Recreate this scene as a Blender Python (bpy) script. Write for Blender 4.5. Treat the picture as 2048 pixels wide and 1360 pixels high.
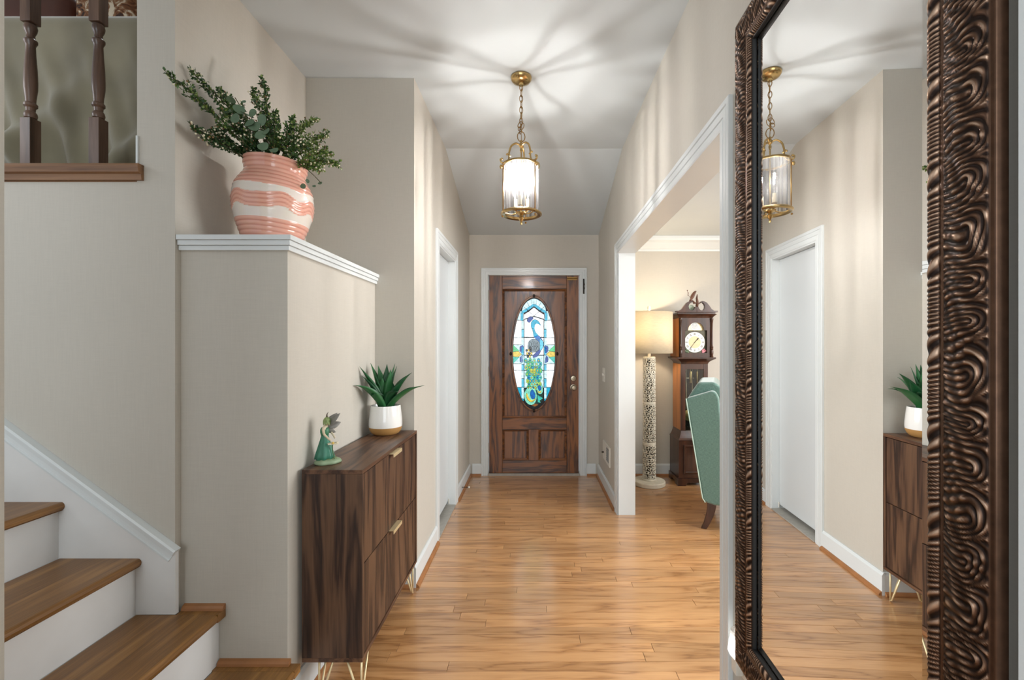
import bpy, bmesh, math, random
from math import sin, cos, pi, hypot, atan2, sqrt
from mathutils import Vector, Matrix

random.seed(7)
for _o in list(bpy.data.objects):
    bpy.data.objects.remove(_o)
SC = bpy.context.scene
COL = SC.collection

# ------------------------------------------------------------------ camera
F, H = 890.0, 1.33            # focal length in photo pixels, eye height in metres
cd = bpy.data.cameras.new('camera')
cam = bpy.data.objects.new('camera', cd)
COL.objects.link(cam)
cam.location = (0, 0, H)
cam.rotation_euler = (pi / 2, 0, 0)
cd.sensor_fit = 'HORIZONTAL'
cd.sensor_width = 36
cd.lens = 36 * F / 2048
cd.shift_x = -44 / 2048
cd.shift_y = 10 / 2048
cd.clip_start = 0.02
SC.camera = cam
def T(px, py, y):             # photo pixel at depth y -> world point
    return Vector(((px - 1068) * y / F, y, H - (py - 690) * y / F))

# ------------------------------------------------------------------ light and exposure
w = bpy.data.worlds.new('world')
SC.world = w
w.use_nodes = True
w.node_tree.nodes['Background'].inputs[0].default_value = (0.86, 0.93, 1.0, 1)
w.node_tree.nodes['Background'].inputs[1].default_value = 0.7
SC.view_settings.view_transform = 'Standard'
SC.view_settings.look = 'None'
SC.view_settings.exposure = 0.2
SC.view_settings.gamma = 1.0
SC.view_settings.use_curve_mapping = False
def area(name, loc, rot, sx, sy, energy, col):
    l = bpy.data.lights.new(name, 'AREA')
    l.shape = 'RECTANGLE'; l.size = sx; l.size_y = sy
    l.energy = energy; l.color = col
    o = bpy.data.objects.new(name, l); COL.objects.link(o)
    o.location = loc; o.rotation_euler = rot
    return o
def point(name, loc, energy, col, r, parent=None):
    l = bpy.data.lights.new(name, 'POINT')
    l.energy = energy; l.color = col; l.shadow_soft_size = r
    o = bpy.data.objects.new(name, l); COL.objects.link(o)
    if parent: o.parent = parent; loc = Vector(loc) - org(parent)
    o.location = loc
    return o
# added fill lamps, no windows built: behind the camera, loft, stairwell and dining room
area('living_room_added_fill', (-0.45, -1.5, 1.75), (pi / 2, 0, 0), 2.6, 2.0, 48, (0.90, 0.97, 1.0))  # added soft frontal fill
area('loft_added_fill', (-2.3, 2.9, 4.0), (0, 0, 0), 1.2, 1.0, 14, (0.97, 0.98, 1.0))  # added to light the closed loft from above
area('stairwell_added_rake', (-3.0, 1.0, 2.9), (pi / 2 - 0.35, 0, -pi / 2 + 0.35), 0.9, 0.9, 11, (0.97, 0.98, 1.0))  # added to rake across the velvet folds and light the stairs
area('dining_room_added_fill', (3.3, 2.0, 1.55), (pi / 2 - 0.55, 0, pi / 2), 2.4, 1.7, 150, (0.97, 0.99, 1.0))  # added to brighten the dining room
LANTERN_L, LANTERN_COL = 3500.0, (1.0, 0.96, 0.93, 1)
LAMP_W, LAMP_COL = 13.0, (1.0, 0.80, 0.55)

# ------------------------------------------------------------------ helpers
ORG = {}
def org(o):
    return ORG.get(o.name, Vector((0, 0, 0))) if o else Vector((0, 0, 0))
def S(r, g, b):               # sRGB 0-255 -> linear
    f = lambda c: (c / 255 / 12.92) if c / 255 <= 0.04045 else ((c / 255 + 0.055) / 1.055) ** 2.4
    return (f(r), f(g), f(b), 1)
def thing(name, label, cat, loc=(0, 0, 0), group=None, rotz=0):
    o = bpy.data.objects.new(name, None); COL.objects.link(o)
    o.location = loc; o.rotation_euler = (0, 0, rotz)
    o.empty_display_size = 0.05
    o['label'] = label; o['category'] = cat
    if group: o['group'] = group
    ORG[o.name] = Vector(loc)
    return o
def link_mesh(name, me, mats, parent=None):
    o = bpy.data.objects.new(name, me); COL.objects.link(o)
    for m in (mats if isinstance(mats, (list, tuple)) else [mats]): me.materials.append(m)
    if parent: o.parent = parent
    return o
def obj(name, bm, mats, parent=None, bevel=0, smooth=False, local=False, at=None, seg=2, label=None, kind=None, angle=0.6):
    """link a bmesh authored in world space (or in the parent's space when local)"""
    base = Vector((0, 0, 0))
    if not local:
        base = org(parent)
        if at is not None: base = Vector(at)
        bmesh.ops.translate(bm, verts=bm.verts, vec=-base)
    bmesh.ops.recalc_face_normals(bm, faces=bm.faces)
    me = bpy.data.meshes.new(name); bm.to_mesh(me); bm.free()
    if smooth:
        for p in me.polygons: p.use_smooth = True
        if smooth != 'all':
            me.set_sharp_from_angle(angle=angle)
    o = link_mesh(name, me, mats, parent)
    if at is not None and not local:
        o.location = Vector(at) - org(parent)
    ORG[o.name] = Vector(at) if at is not None else org(parent)
    if bevel:
        b = o.modifiers.new('bevel', 'BEVEL'); b.width = bevel; b.segments = seg; b.limit_method = 'ANGLE'
        b.harden_normals = False
    if label: o['label'] = label
    if kind: o['kind'] = kind
    return o
def tag(o, label, cat, group=None):
    o['label'] = label; o['category'] = cat
    if group: o['group'] = group
    return o
def struct(o):
    o['kind'] = 'structure'
    return o
def BM(): return bmesh.new()
def box(bm, x0, x1, y0, y1, z0, z1, mi=0):
    vs = [bm.verts.new((x, y, z)) for x in (x0, x1) for y in (y0, y1) for z in (z0, z1)]
    for f in ((0, 1, 3, 2), (4, 6, 7, 5), (0, 4, 5, 1), (2, 3, 7, 6), (0, 2, 6, 4), (1, 5, 7, 3)):
        bm.faces.new([vs[i] for i in f]).material_index = mi
    return bm
def B(*a): return box(BM(), *a)
def prism(bm, poly, axis, a, b, mi=0):
    """poly: 2D points in the two other axes (cyclic order x,y,z without axis)"""
    def mk(p, t):
        if axis == 'x': return (t, p[0], p[1])
        if axis == 'y': return (p[0], t, p[1])
        return (p[0], p[1], t)
    va = [bm.verts.new(mk(p, a)) for p in poly]; vb = [bm.verts.new(mk(p, b)) for p in poly]
    n = len(poly)
    fs = [bm.faces.new(va), bm.faces.new(vb[::-1])]
    for i in range(n):
        fs.append(bm.faces.new((va[i], va[(i + 1) % n], vb[(i + 1) % n], vb[i])))
    for f in fs: f.material_index = mi
    return bm
def lathe(bm, prof, c=(0, 0, 0), seg=32, mi=0, fr=None, cap=True):
    """prof: (r, z) from bottom to top; fr(angle, r, z) may change the radius"""
    rings = []
    for r, z in prof:
        if r < 1e-6:
            rings.append([bm.verts.new((c[0], c[1], c[2] + z))])
        else:
            ring = []
            for k in range(seg):
                a = 2 * pi * k / seg
                rr = fr(a, r, z) if fr else r
                ring.append(bm.verts.new((c[0] + rr * cos(a), c[1] + rr * sin(a), c[2] + z)))
            rings.append(ring)
    for A, Bq in zip(rings, rings[1:]):
        for k in range(seg):
            k2 = (k + 1) % seg
            if len(A) == 1 and len(Bq) == 1: continue
            if len(A) == 1: f = bm.faces.new((A[0], Bq[k2], Bq[k]))
            elif len(Bq) == 1: f = bm.faces.new((A[k], A[k2], Bq[0]))
            else: f = bm.faces.new((A[k], A[k2], Bq[k2], Bq[k]))
            f.material_index = mi
    if cap:
        for R in (rings[0], rings[-1]):
            if len(R) > 2: bm.faces.new(R).material_index = mi
    return bm
def tube(bm, pts, r, seg=8, mi=0, closed=False, cap=True):
    pts = [Vector(p) for p in pts]; n = len(pts)
    rad = (lambda i: r[i]) if isinstance(r, (list, tuple)) else (lambda i: r)
    rings = []; up = None
    for i, p in enumerate(pts):
        if closed: d = pts[(i + 1) % n] - pts[i - 1]
        else: d = pts[min(i + 1, n - 1)] - pts[max(i - 1, 0)]
        if d.length < 1e-9: d = Vector((0, 0, 1))
        d.normalize()
        if up is None:
            up = Vector((0, 0, 1)) if abs(d.z) < 0.9 else Vector((1, 0, 0))
        s = d.cross(up)
        if s.length < 1e-6: s = d.cross(Vector((0.3, 1, 0.1)))
        s.normalize(); up = s.cross(d).normalized()
        rings.append([bm.verts.new(p + (s * cos(2 * pi * k / seg) + up * sin(2 * pi * k / seg)) * max(rad(i), 1e-5)) for k in range(seg)])
    m = n if closed else n - 1
    for i in range(m):
        A, Bq = rings[i], rings[(i + 1) % n]
        for k in range(seg):
            bm.faces.new((A[k], A[(k + 1) % seg], Bq[(k + 1) % seg], Bq[k])).material_index = mi
    if cap and not closed:
        bm.faces.new(rings[0]).material_index = mi; bm.faces.new(rings[-1][::-1]).material_index = mi
    return bm
def sweep(bm, path, prof, N, side=1, closed=False):
    """sweep a closed profile [(a outward in plane, b along N)] along a planar path with mitred corners"""
    P = [Vector(p) for p in path]; N = Vector(N).normalized(); n = len(P)
    rings = []
    for i in range(n):
        dirs = []
        if i > 0 or closed: dirs.append((P[i] - P[i - 1]).normalized())
        if i < n - 1 or closed: dirs.append((P[(i + 1) % n] - P[i]).normalized())
        os_ = [d.cross(N) * side for d in dirs]
        m = os_[0] if len(os_) == 1 else (os_[0] + os_[1]) / (1 + os_[0].dot(os_[1]))
        rings.append([bm.verts.new(P[i] + m * a + N * b) for a, b in prof])
    k = len(prof)
    for i in range(n if closed else n - 1):
        A, Bq = rings[i], rings[(i + 1) % n]
        for j in range(k):
            bm.faces.new((A[j], A[(j + 1) % k], Bq[(j + 1) % k], Bq[j]))
    if not closed:
        bm.faces.new(rings[0]); bm.faces.new(rings[-1][::-1])
    return bm
def sphere(bm, c, rx, ry=None, rz=None, u=16, v=10, mi=0):
    ry = ry or rx; rz = rz or rx
    prof = [(sin(pi * i / v), -cos(pi * i / v)) for i in range(v + 1)]
    st = len(bm.verts)
    before = set(bm.verts)
    lathe(bm, prof, seg=u, mi=mi)
    for q in bm.verts:
        if q not in before:
            q.co = Vector((c[0] + q.co.x * rx, c[1] + q.co.y * ry, c[2] + q.co.z * rz))
    return bm
def bez(a, b, c, n):
    a, b, c = Vector(a), Vector(b), Vector(c)
    return [a * (1 - t) ** 2 + b * 2 * t * (1 - t) + c * t * t for t in [i / n for i in range(n + 1)]]
def smooth_poly(pts, n=4, closed=True):
    """Catmull-Rom through 2D points"""
    out = []; m = len(pts)
    rng = range(m) if closed else range(m - 1)
    g = (lambda i: pts[i % m]) if closed else (lambda i: pts[min(max(i, 0), m - 1)])
    for i in rng:
        p0, p1, p2, p3 = g(i - 1), g(i), g(i + 1), g(i + 2)
        for k in range(n):
            t = k / n
            out.append(tuple(0.5 * (2 * p1[d] + (p2[d] - p0[d]) * t + (2 * p0[d] - 5 * p1[d] + 4 * p2[d] - p3[d]) * t * t
                       + (3 * p1[d] - p0[d] - 3 * p2[d] + p3[d]) * t ** 3) for d in range(len(p1))))
    if not closed: out.append(tuple(pts[-1]))
    return out

# ------------------------------------------------------------------ materials
MATS = {}
def new_mat(name):
    m = bpy.data.materials.new(name); m.use_nodes = True
    nt = m.node_tree
    return m, nt, nt.nodes['Principled BSDF']
def setp(p, **k):
    names = dict(color='Base Color', rough='Roughness', metal='Metallic', coat='Coat Weight', coatr='Coat Roughness',
                 spec='Specular IOR Level', trans='Transmission Weight', ior='IOR', emit='Emission Color', es='Emission Strength',
                 sheen='Sheen Weight', sss='Subsurface Weight', alpha='Alpha')
    for a, v in k.items(): p.inputs[names[a]].default_value = v
def plain(name, col, rough=0.5, var=0.06, scale=8, bump=0.0, bscale=200, **k):
    """principled with a soft noise variation of the colour"""
    m, nt, p = new_mat(name); setp(p, color=col, rough=rough, **k)
    N, L = nt.nodes, nt.links
    tc = N.new('ShaderNodeTexCoord')
    if var:
        no = N.new('ShaderNodeTexNoise'); no.inputs['Scale'].default_value = scale; no.inputs['Detail'].default_value = 5
        L.new(tc.outputs['Object'], no.inputs['Vector'])
        mr = N.new('ShaderNodeMapRange'); mr.inputs[1].default_value = 0.25; mr.inputs[2].default_value = 0.75
        mr.inputs[3].default_value = 1 - var; mr.inputs[4].default_value = 1 + var
        L.new(no.outputs['Fac'], mr.inputs[0])
        mx = N.new('ShaderNodeVectorMath'); mx.operation = 'SCALE'; mx.inputs[0].default_value = col[:3]
        L.new(mr.outputs[0], mx.inputs['Scale']); L.new(mx.outputs[0], p.inputs['Base Color'])
    if bump:
        nb = N.new('ShaderNodeTexNoise'); nb.inputs['Scale'].default_value = bscale; nb.inputs['Detail'].default_value = 3
        L.new(tc.outputs['Object'], nb.inputs['Vector'])
        bp = N.new('ShaderNodeBump'); bp.inputs['Strength'].default_value = bump; bp.inputs['Distance'].default_value = 0.002
        L.new(nb.outputs['Fac'], bp.inputs['Height']); L.new(bp.outputs[0], p.inputs['Normal'])
    return m
def wood(name, stops, axis='z', s=1.0, rough=0.4, coat=0.0, coatr=0.1, var=0.25, stretch=14, rings=5.0, bump=0.15, dist=6.0, fine=0.35, pw=1.0):
    """grain along one object axis; stops = dark, mid, light; colour shifts from object to object"""
    m, nt, p = new_mat(name); N, L = nt.nodes, nt.links
    setp(p, rough=rough, coat=coat, coatr=coatr)
    tc = N.new('ShaderNodeTexCoord'); oi = N.new('ShaderNodeObjectInfo')
    vm = N.new('ShaderNodeVectorMath'); vm.operation = 'SCALE'; vm.inputs[0].default_value = (13.7, 7.3, 21.1)
    L.new(oi.outputs['Random'], vm.inputs['Scale'])
    ad = N.new('ShaderNodeVectorMath'); ad.operation = 'ADD'
    L.new(tc.outputs['Object'], ad.inputs[0]); L.new(vm.outputs[0], ad.inputs[1])
    mp = N.new('ShaderNodeMapping'); i = 'xyz'.index(axis)
    sc = [s * stretch] * 3; sc[i] = s
    mp.inputs['Scale'].default_value = sc
    L.new(ad.outputs[0], mp.inputs['Vector'])
    n1 = N.new('ShaderNodeTexNoise'); n1.inputs['Scale'].default_value = 1.0; n1.inputs['Detail'].default_value = 4; n1.inputs['Distortion'].default_value = 0.4
    L.new(mp.outputs[0], n1.inputs['Vector'])
    # growth rings: the slow noise folded into bands gives the cathedral figure
    mu = N.new('ShaderNodeMath'); mu.operation = 'MULTIPLY'; mu.inputs[1].default_value = rings * dist
    L.new(n1.outputs['Fac'], mu.inputs[0])
    si = N.new('ShaderNodeMath'); si.operation = 'SINE'; L.new(mu.outputs[0], si.inputs[0])
    mp2 = N.new('ShaderNodeMapping'); sc2 = [s * stretch * 14] * 3; sc2[i] = s * 5
    mp2.inputs['Scale'].default_value = sc2; L.new(ad.outputs[0], mp2.inputs['Vector'])
    n2 = N.new('ShaderNodeTexNoise'); n2.inputs['Scale'].default_value = 1.0; n2.inputs['Detail'].default_value = 3
    L.new(mp2.outputs[0], n2.inputs['Vector'])
    r1 = N.new('ShaderNodeMapRange'); r1.inputs[1].default_value = -1; r1.inputs[2].default_value = 1
    L.new(si.outputs[0], r1.inputs[0])
    pw_ = N.new('ShaderNodeMath'); pw_.operation = 'POWER'; pw_.inputs[1].default_value = pw; L.new(r1.outputs[0], pw_.inputs[0])
    mixf = N.new('ShaderNodeMix'); mixf.inputs[0].default_value = fine
    L.new(pw_.outputs[0], mixf.inputs[2]); L.new(n2.outputs['Fac'], mixf.inputs[3])
    cr = N.new('ShaderNodeValToRGB'); el = cr.color_ramp.elements
    el[0].position = 0.12; el[0].color = stops[0]; el[1].position = 0.8; el[1].color = stops[2]
    e = el.new(0.42); e.color = stops[1]
    L.new(mixf.outputs[0], cr.inputs['Fac'])
    hv = N.new('ShaderNodeHueSaturation')
    mr = N.new('ShaderNodeMapRange'); mr.inputs[3].default_value = 1 - var; mr.inputs[4].default_value = 1 + var * 0.7
    L.new(oi.outputs['Random'], mr.inputs[0]); L.new(mr.outputs[0], hv.inputs['Value'])
    L.new(cr.outputs[0], hv.inputs['Color']); L.new(hv.outputs[0], p.inputs['Base Color'])
    if bump:
        bp = N.new('ShaderNodeBump'); bp.inputs['Strength'].default_value = bump; bp.inputs['Distance'].default_value = 0.001
        L.new(mixf.outputs[0], bp.inputs['Height']); L.new(bp.outputs[0], p.inputs['Normal'])
        L.new(bp.outputs[0], p.inputs['Coat Normal']) if False else None
    return m
def glow(name, col, st, base=(0.8, 0.8, 0.8, 1), rough=0.2):
    m, nt, p = new_mat(name); setp(p, color=base, emit=col, es=st, rough=rough); return m
def paint(name, col, rough=0.6):
    """wall covering with a faint vertical linen weave"""
    m, nt, p = new_mat(name); N, L = nt.nodes, nt.links
    setp(p, rough=rough, spec=0.3)
    tc = N.new('ShaderNodeTexCoord')
    vals = []
    for sc in ((420, 420, 14), (18, 18, 420), (1.2, 1.2, 1.2)):
        mp = N.new('ShaderNodeMapping'); mp.inputs['Scale'].default_value = sc
        L.new(tc.outputs['Object'], mp.inputs['Vector'])
        no = N.new('ShaderNodeTexNoise'); no.inputs['Scale'].default_value = 1; no.inputs['Detail'].default_value = 2
        L.new(mp.outputs[0], no.inputs['Vector']); vals.append(no.outputs['Fac'])
    a = N.new('ShaderNodeMath'); a.operation = 'ADD'; L.new(vals[0], a.inputs[0]); L.new(vals[1], a.inputs[1])
    b = N.new('ShaderNodeMath'); b.operation = 'ADD'; L.new(a.outputs[0], b.inputs[0]); L.new(vals[2], b.inputs[1])
    mr = N.new('ShaderNodeMapRange'); mr.inputs[1].default_value = 1.0; mr.inputs[2].default_value = 2.0
    mr.inputs[3].default_value = 0.95; mr.inputs[4].default_value = 1.05
    L.new(b.outputs[0], mr.inputs[0])
    mx = N.new('ShaderNodeVectorMath'); mx.operation = 'SCALE'; mx.inputs[0].default_value = col[:3]
    L.new(mr.outputs[0], mx.inputs['Scale']); L.new(mx.outputs[0], p.inputs['Base Color'])
    return m

WALL = paint('beige_linen_wall', S(196, 191, 181))
CEIL = plain('ceiling_white', S(197, 203, 205), 0.7, 0.015, 3)
WHITE = plain('white_trim_paint', S(218, 223, 224), 0.32, 0.012, 4)
DOORW = plain('white_door_paint', S(208, 213, 215), 0.38, 0.015, 3)
RISER = plain('white_riser_paint', S(222, 222, 221), 0.45, 0.04, 9)
FLOOR = wood('honey_oak_floor', (S(134, 88, 51), S(180, 129, 80), S(202, 152, 102)), 'x', 1.2, 0.32, 1.0, 0.16, 0.18, 10, 6.0, 0.08, 6.0, 0.5, 0.4)
TREAD = wood('oak_tread', (S(110, 74, 36), S(150, 106, 54), S(172, 128, 72)), 'y', 1.6, 0.4, 0.1, 0.3, 0.1, 14, 3.0, 0.1, 3.0, 0.45)
SHOE = plain('oak_shoe_mould', S(160, 108, 66), 0.45, 0.15, 14)
WALNUT = wood('walnut_veneer', (S(27, 19, 16), S(66, 45, 34), S(102, 74, 54)), 'z', 1.0, 0.45, 0.0, 0.1, 0.06, 11, 5.0, 0.06, 6.0, 0.5, 0.7)
WALNUTX = wood('walnut_veneer_top', (S(44, 29, 22), S(80, 54, 40), S(114, 82, 60)), 'y', 1.0, 0.4, 0.0, 0.1, 0.05, 11, 5.0, 0.06, 6.0, 0.5, 0.7)
DOOROAK = wood('stained_oak_vertical', (S(38, 19, 8), S(97, 54, 23), S(134, 81, 37)), 'z', 1.3, 0.36, 0.3, 0.15, 0.05, 9, 5.0, 0.12, 6.0, 0.42, 0.6)
DOOROAKX = wood('stained_oak_horizontal', (S(38, 19, 8), S(97, 54, 23), S(134, 81, 37)), 'x', 1.3, 0.36, 0.3, 0.15, 0.05, 9, 5.0, 0.12, 6.0, 0.42, 0.6)
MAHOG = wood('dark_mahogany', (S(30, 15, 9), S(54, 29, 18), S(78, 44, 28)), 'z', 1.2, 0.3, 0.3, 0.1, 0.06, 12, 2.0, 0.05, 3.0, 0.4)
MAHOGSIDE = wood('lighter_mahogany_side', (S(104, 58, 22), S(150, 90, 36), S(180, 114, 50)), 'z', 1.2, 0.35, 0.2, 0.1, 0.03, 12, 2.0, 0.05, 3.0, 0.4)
BALUST = wood('dark_oak_baluster', (S(42, 28, 21), S(80, 57, 44), S(112, 86, 70)), 'z', 2.0, 0.35, 0.2, 0.2, 0.05, 12, 2.0, 0.08, 3.0, 0.4)
SILLW = wood('brown_rail_wood', (S(74, 47, 28), S(118, 82, 52), S(146, 106, 70)), 'x', 2.0, 0.4, 0.1, 0.2, 0.05, 12, 2.0, 0.08, 3.0, 0.4)
BRASS = plain('polished_brass', S(184, 156, 106), 0.22, 0.05, 20, metal=1.0)
ABRASS = plain('antique_brass', S(150, 118, 72), 0.28, 0.08, 20, metal=1.0)
GOLD = plain('brushed_champagne_gold', S(236, 216, 172), 0.42, 0.03, 30, metal=0.6)
NICKEL = plain('satin_nickel', S(176, 164, 144), 0.3, 0.04, 20, metal=1.0)
IRON = plain('dark_iron', S(52, 44, 38), 0.45, 0.1, 40, metal=0.8)
PLATEW = plain('white_plastic', S(226, 222, 212), 0.35, 0.01, 4)
DARK = plain('dark_recess', S(26, 24, 22), 0.8, 0.1, 10)
STONE = plain('grey_stone_threshold', S(168, 164, 156), 0.6, 0.12, 30)

# ================================================================== SETTING
LX, CY, SX, SY, HX, HY = -0.66, 2.45, -1.255, 1.556, -0.875, 1.58
RX, RX2, DY, CZ, CRY, CEZ = 0.66, 0.786, 4.54, 2.80, 3.33, 2.452
FX = lambda y: 0.559 + 0.0298 * (y - 1) + 0.016        # face of the thickened wall the mirror hangs on

# floor: subfloor with oak strips laid one by one across the hall
floor = struct(obj('floor', B(-4.0, 3.7, -2.6, 4.7, -0.06, -0.0215), DARK))
P = 0.0572
rnd = random.Random(11)
def strip(bm, x0, x1, y0, y1, z):
    c = 0.0007
    lo = [bm.verts.new(q) for q in ((x0, y0, -0.02), (x1, y0, -0.02), (x1, y1, -0.02), (x0, y1, -0.02))]
    md = [bm.verts.new(q) for q in ((x0, y0, z - c), (x1, y0, z - c), (x1, y1, z - c), (x0, y1, z - c))]
    hi = [bm.verts.new(q) for q in ((x0 + c, y0 + c, z), (x1 - c, y0 + c, z), (x1 - c, y1 - c, z), (x0 + c, y1 - c, z))]
    bm.faces.new(lo)
    for A, Bq in ((lo, md), (md, hi)):
        for k in range(4): bm.faces.new((A[k], A[(k + 1) % 4], Bq[(k + 1) % 4], Bq[k]))
    bm.faces.new(hi)
rest = BM()
nrow = int((4.56 - (-2.5)) / P)
for r in range(nrow):
    y0 = 4.56 - (r + 1) * P; y1 = y0 + P - 0.0011
    single = y0 > 1.66
    xl = -0.87 if y1 < CY else -0.70
    if y0 < 1.55: xl = -0.80
    if y0 < 0.62: xl = -3.5
    x = xl - rnd.random() * 0.8
    while x < 3.6:
        L_ = rnd.uniform(0.45, 1.5)
        a, b = max(x, xl), min(x + L_, 3.6)
        x += L_
        if b - a < 0.02: continue
        z = rnd.uniform(-0.0003, 0.0)
        if single and a < 2.2:
            bm = BM(); strip(bm, a, b - 0.0014, y0, y1, z)
            obj('plank', bm, FLOOR, floor, at=(a, y0, 0))
        else:
            strip(rest, a, b - 0.0006, y0, y1, z)
obj('plank_field', rest, FLOOR, floor, kind='stuff')

# ceilings
c1 = BM(); prism(c1, [(-2.0, CZ), (CRY, CZ), (DY + 0.12, CEZ - (DY + 0.12 - DY) * 0.29), (DY + 0.12, 2.62), (CRY, 2.95), (-2.0, 2.95)], 'x', SX - 0.1, 0.80)
struct(obj('ceiling', c1, CEIL))
struct(obj('ceiling', B(-3.2, SX - 0.1, -2.0, SY + 0.1, CZ, 2.95), CEIL))
struct(obj('ceiling', B(RX2, 3.7, 0.2, DY, 2.42, 2.5), CEIL))

# walls
bm = BM(); prism(bm, [(CY, 0), (3.065, 0), (3.065, 2.03), (3.695, 2.03), (3.695, 0), (DY, 0), (DY, CEZ + 0.01), (CRY, CZ), (CY, CZ)], 'x', LX - 0.12, LX)
struct(obj('wall_left', bm, WALL))
struct(obj('wall_back', B(SX, LX - 0.12, CY, CY + 0.1, 0, CZ), WALL))
struct(obj('wall_closet', B(SX - 0.1, SX, CY + 0.1, DY + 0.12, 0, 2.81), WALL))
struct(obj('wall_stair_side', B(SX - 0.1, SX, SY + 0.1, CY + 0.1, 1.66, CZ), WALL))
bm = BM(); prism(bm, [(-3.2, 0), (SX, 0), (SX, CZ), (-1.388, CZ), (-1.388, 1.9), (-3.2, 1.9)], 'y', SY, SY + 0.1)
struct(obj('wall_stair', bm, WALL))
hw = struct(obj('wall_half', B(SX, HX, HY, CY, 0, 1.664), WALL))
bm = BM(); prism(bm, [(1.19, 0), (1.545, 0), (1.545, 2.09), (3.495, 2.063), (3.495, 0), (DY, 0), (DY, CEZ + 0.01), (CRY, CZ), (1.19, CZ)], 'x', RX, RX2)
struct(obj('wall_right', bm, WALL))
bm = BM(); prism(bm, [(FX(1.19), 1.19), (FX(-1.2), -1.2), (RX2, -1.2), (RX2, 1.19)], 'z', 0, CZ)
struct(obj('wall_mirror', bm, WALL))
bm = BM(); prism(bm, [(SX, 0), (-0.469, 0), (-0.469, 2.046), (0.469, 2.046), (0.469, 0), (3.7, 0), (3.7, 2.5), (SX, 2.5)], 'y', DY, DY + 0.12)
struct(obj('wall_front', bm, WALL))
struct(obj('wall_dining_side', B(3.6, 3.7, 0.2, DY, 0, 2.42), WALL))
struct(obj('wall_dining_near', B(RX2, 3.6, 0.2, 0.3, 0, 2.42), WALL))
struct(obj('wall_living', B(-1.25, -0.738, 0.5, 0.62, 0, CZ), WALL))
# loft behind the stair railing
struct(obj('floor_loft', B(-3.2, SX - 0.1, SY + 0.1, 3.2, 1.8, 1.9), SHOE))
struct(obj('wall_loft', B(-3.2, SX - 0.1, 3.2, 3.3, 1.9, 4.2), WALL))
struct(obj('wall_loft_side', B(SX - 0.1, SX, SY + 0.1, 3.3, 2.951, 4.2), WALL))
struct(obj('wall_loft_front', B(-3.2, SX, SY, SY + 0.1, 2.951, 4.2), WALL))
struct(obj('ceiling', B(-3.2, SX, SY, 3.3, 4.2, 4.3), CEIL))

# ledge cap on the half wall: three stepped white boards
cap = struct(obj('trim_1', B(SX + 0.002, HX + 0.012, HY - 0.012, CY, 1.664, 1.681), WHITE, bevel=0.0012))
cap['label'] = 'white stepped wooden cap on the half wall'
obj('cap_board', B(SX + 0.002, HX + 0.018, HY - 0.018, CY, 1.6815, 1.699), WHITE, cap, bevel=0.0012)
obj('cap_board', B(SX + 0.002, HX + 0.024, HY - 0.024, CY, 1.6995, 1.717), WHITE, cap, bevel=0.0012)

# casings
CAS = [(0, 0), (0.0, 0.008), (0.006, 0.011), (0.028, 0.011), (0.030, 0.008), (0.034, 0.008), (0.036, 0.012), (0.058, 0.013), (0.060, 0.010), (0.064, 0.010), (0.066, 0.015), (0.083, 0.016), (0.085, 0.014), (0.085, 0)]
bm = sweep(BM(), [(RX - 0.0005, 1.56, 0), (RX - 0.0005, 1.56, 2.075), (RX - 0.0005, 3.48, 2.048), (RX - 0.0005, 3.48, 0)], CAS, (-1, 0, 0))
t2 = struct(obj('trim_2', bm, WHITE)); t2['label'] = 'white casing of the wide opening to the dining room'
obj('jamb', B(RX - 0.006, RX2 + 0.006, 3.48, 3.4945, 0, 2.06), WHITE, t2)
obj('jamb', B(RX - 0.006, RX2 + 0.006, 1.5455, 1.56, 0, 2.085), WHITE, t2)
bm = BM(); prism(bm, [(1.5605, 2.075), (3.4795, 2.048), (3.4795, 2.062), (1.5605, 2.089)], 'x', RX - 0.006, RX2 + 0.006)
obj('head_jamb', bm, WHITE, t2)
bm = sweep(BM(), [(LX + 0.0005, 3.695, 0), (LX + 0.0005, 3.695, 2.03), (LX + 0.0005, 3.065, 2.03), (LX + 0.0005, 3.065, 0)], CAS, (1, 0, 0))
t3 = struct(obj('trim_3', bm, WHITE)); t3['label'] = 'white casing around the closet door'
obj('jamb', B(LX - 0.12, LX + 0.005, 3.685, 3.6945, 0.0, 2.02), WHITE, t3)
obj('jamb', B(LX - 0.12, LX + 0.005, 3.0655, 3.075, 0.0, 2.02), WHITE, t3)
obj('head_jamb', B(LX - 0.12, LX + 0.005, 3.0655, 3.6945, 2.0205, 2.03), WHITE, t3)
obj('threshold', B(LX - 0.12, LX + 0.012, 3.0755, 3.6845, 0.0005, 0.010), STONE, t3, label='grey stone strip in the closet doorway')
CF = [(a * 0.8, b) for a, b in CAS]
bm = sweep(BM(), [(-0.469, DY - 0.0005, 0), (-0.469, DY - 0.0005, 2.046), (0.469, DY - 0.0005, 2.046), (0.469, DY - 0.0005, 0)], CF, (0, -1, 0), side=-1)
t4 = struct(obj('trim_4', bm, WHITE)); t4['label'] = 'white casing around the oak front door'
obj('jamb', B(-0.4685, -0.464, DY - 0.008, DY + 0.1, 0.021, 2.040), WHITE, t4)
obj('jamb', B(0.464, 0.4685, DY - 0.008, DY + 0.1, 0.021, 2.040), WHITE, t4)
obj('head_jamb', B(-0.4685, 0.4685, DY - 0.008, DY + 0.1, 2.0405, 2.0455), WHITE, t4)
obj('threshold', B(-0.4685, 0.4685, DY - 0.02, DY + 0.1, 0.0005, 0.020), STONE, t4, label='pale metal sill under the front door')
t5 = struct(obj('trim_5', B(0.541, FX(0.45) - 0.001, 0.30, 0.497, 0, 2.15), WHITE))
t5['label'] = 'white edge trim beside the mirror'

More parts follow.
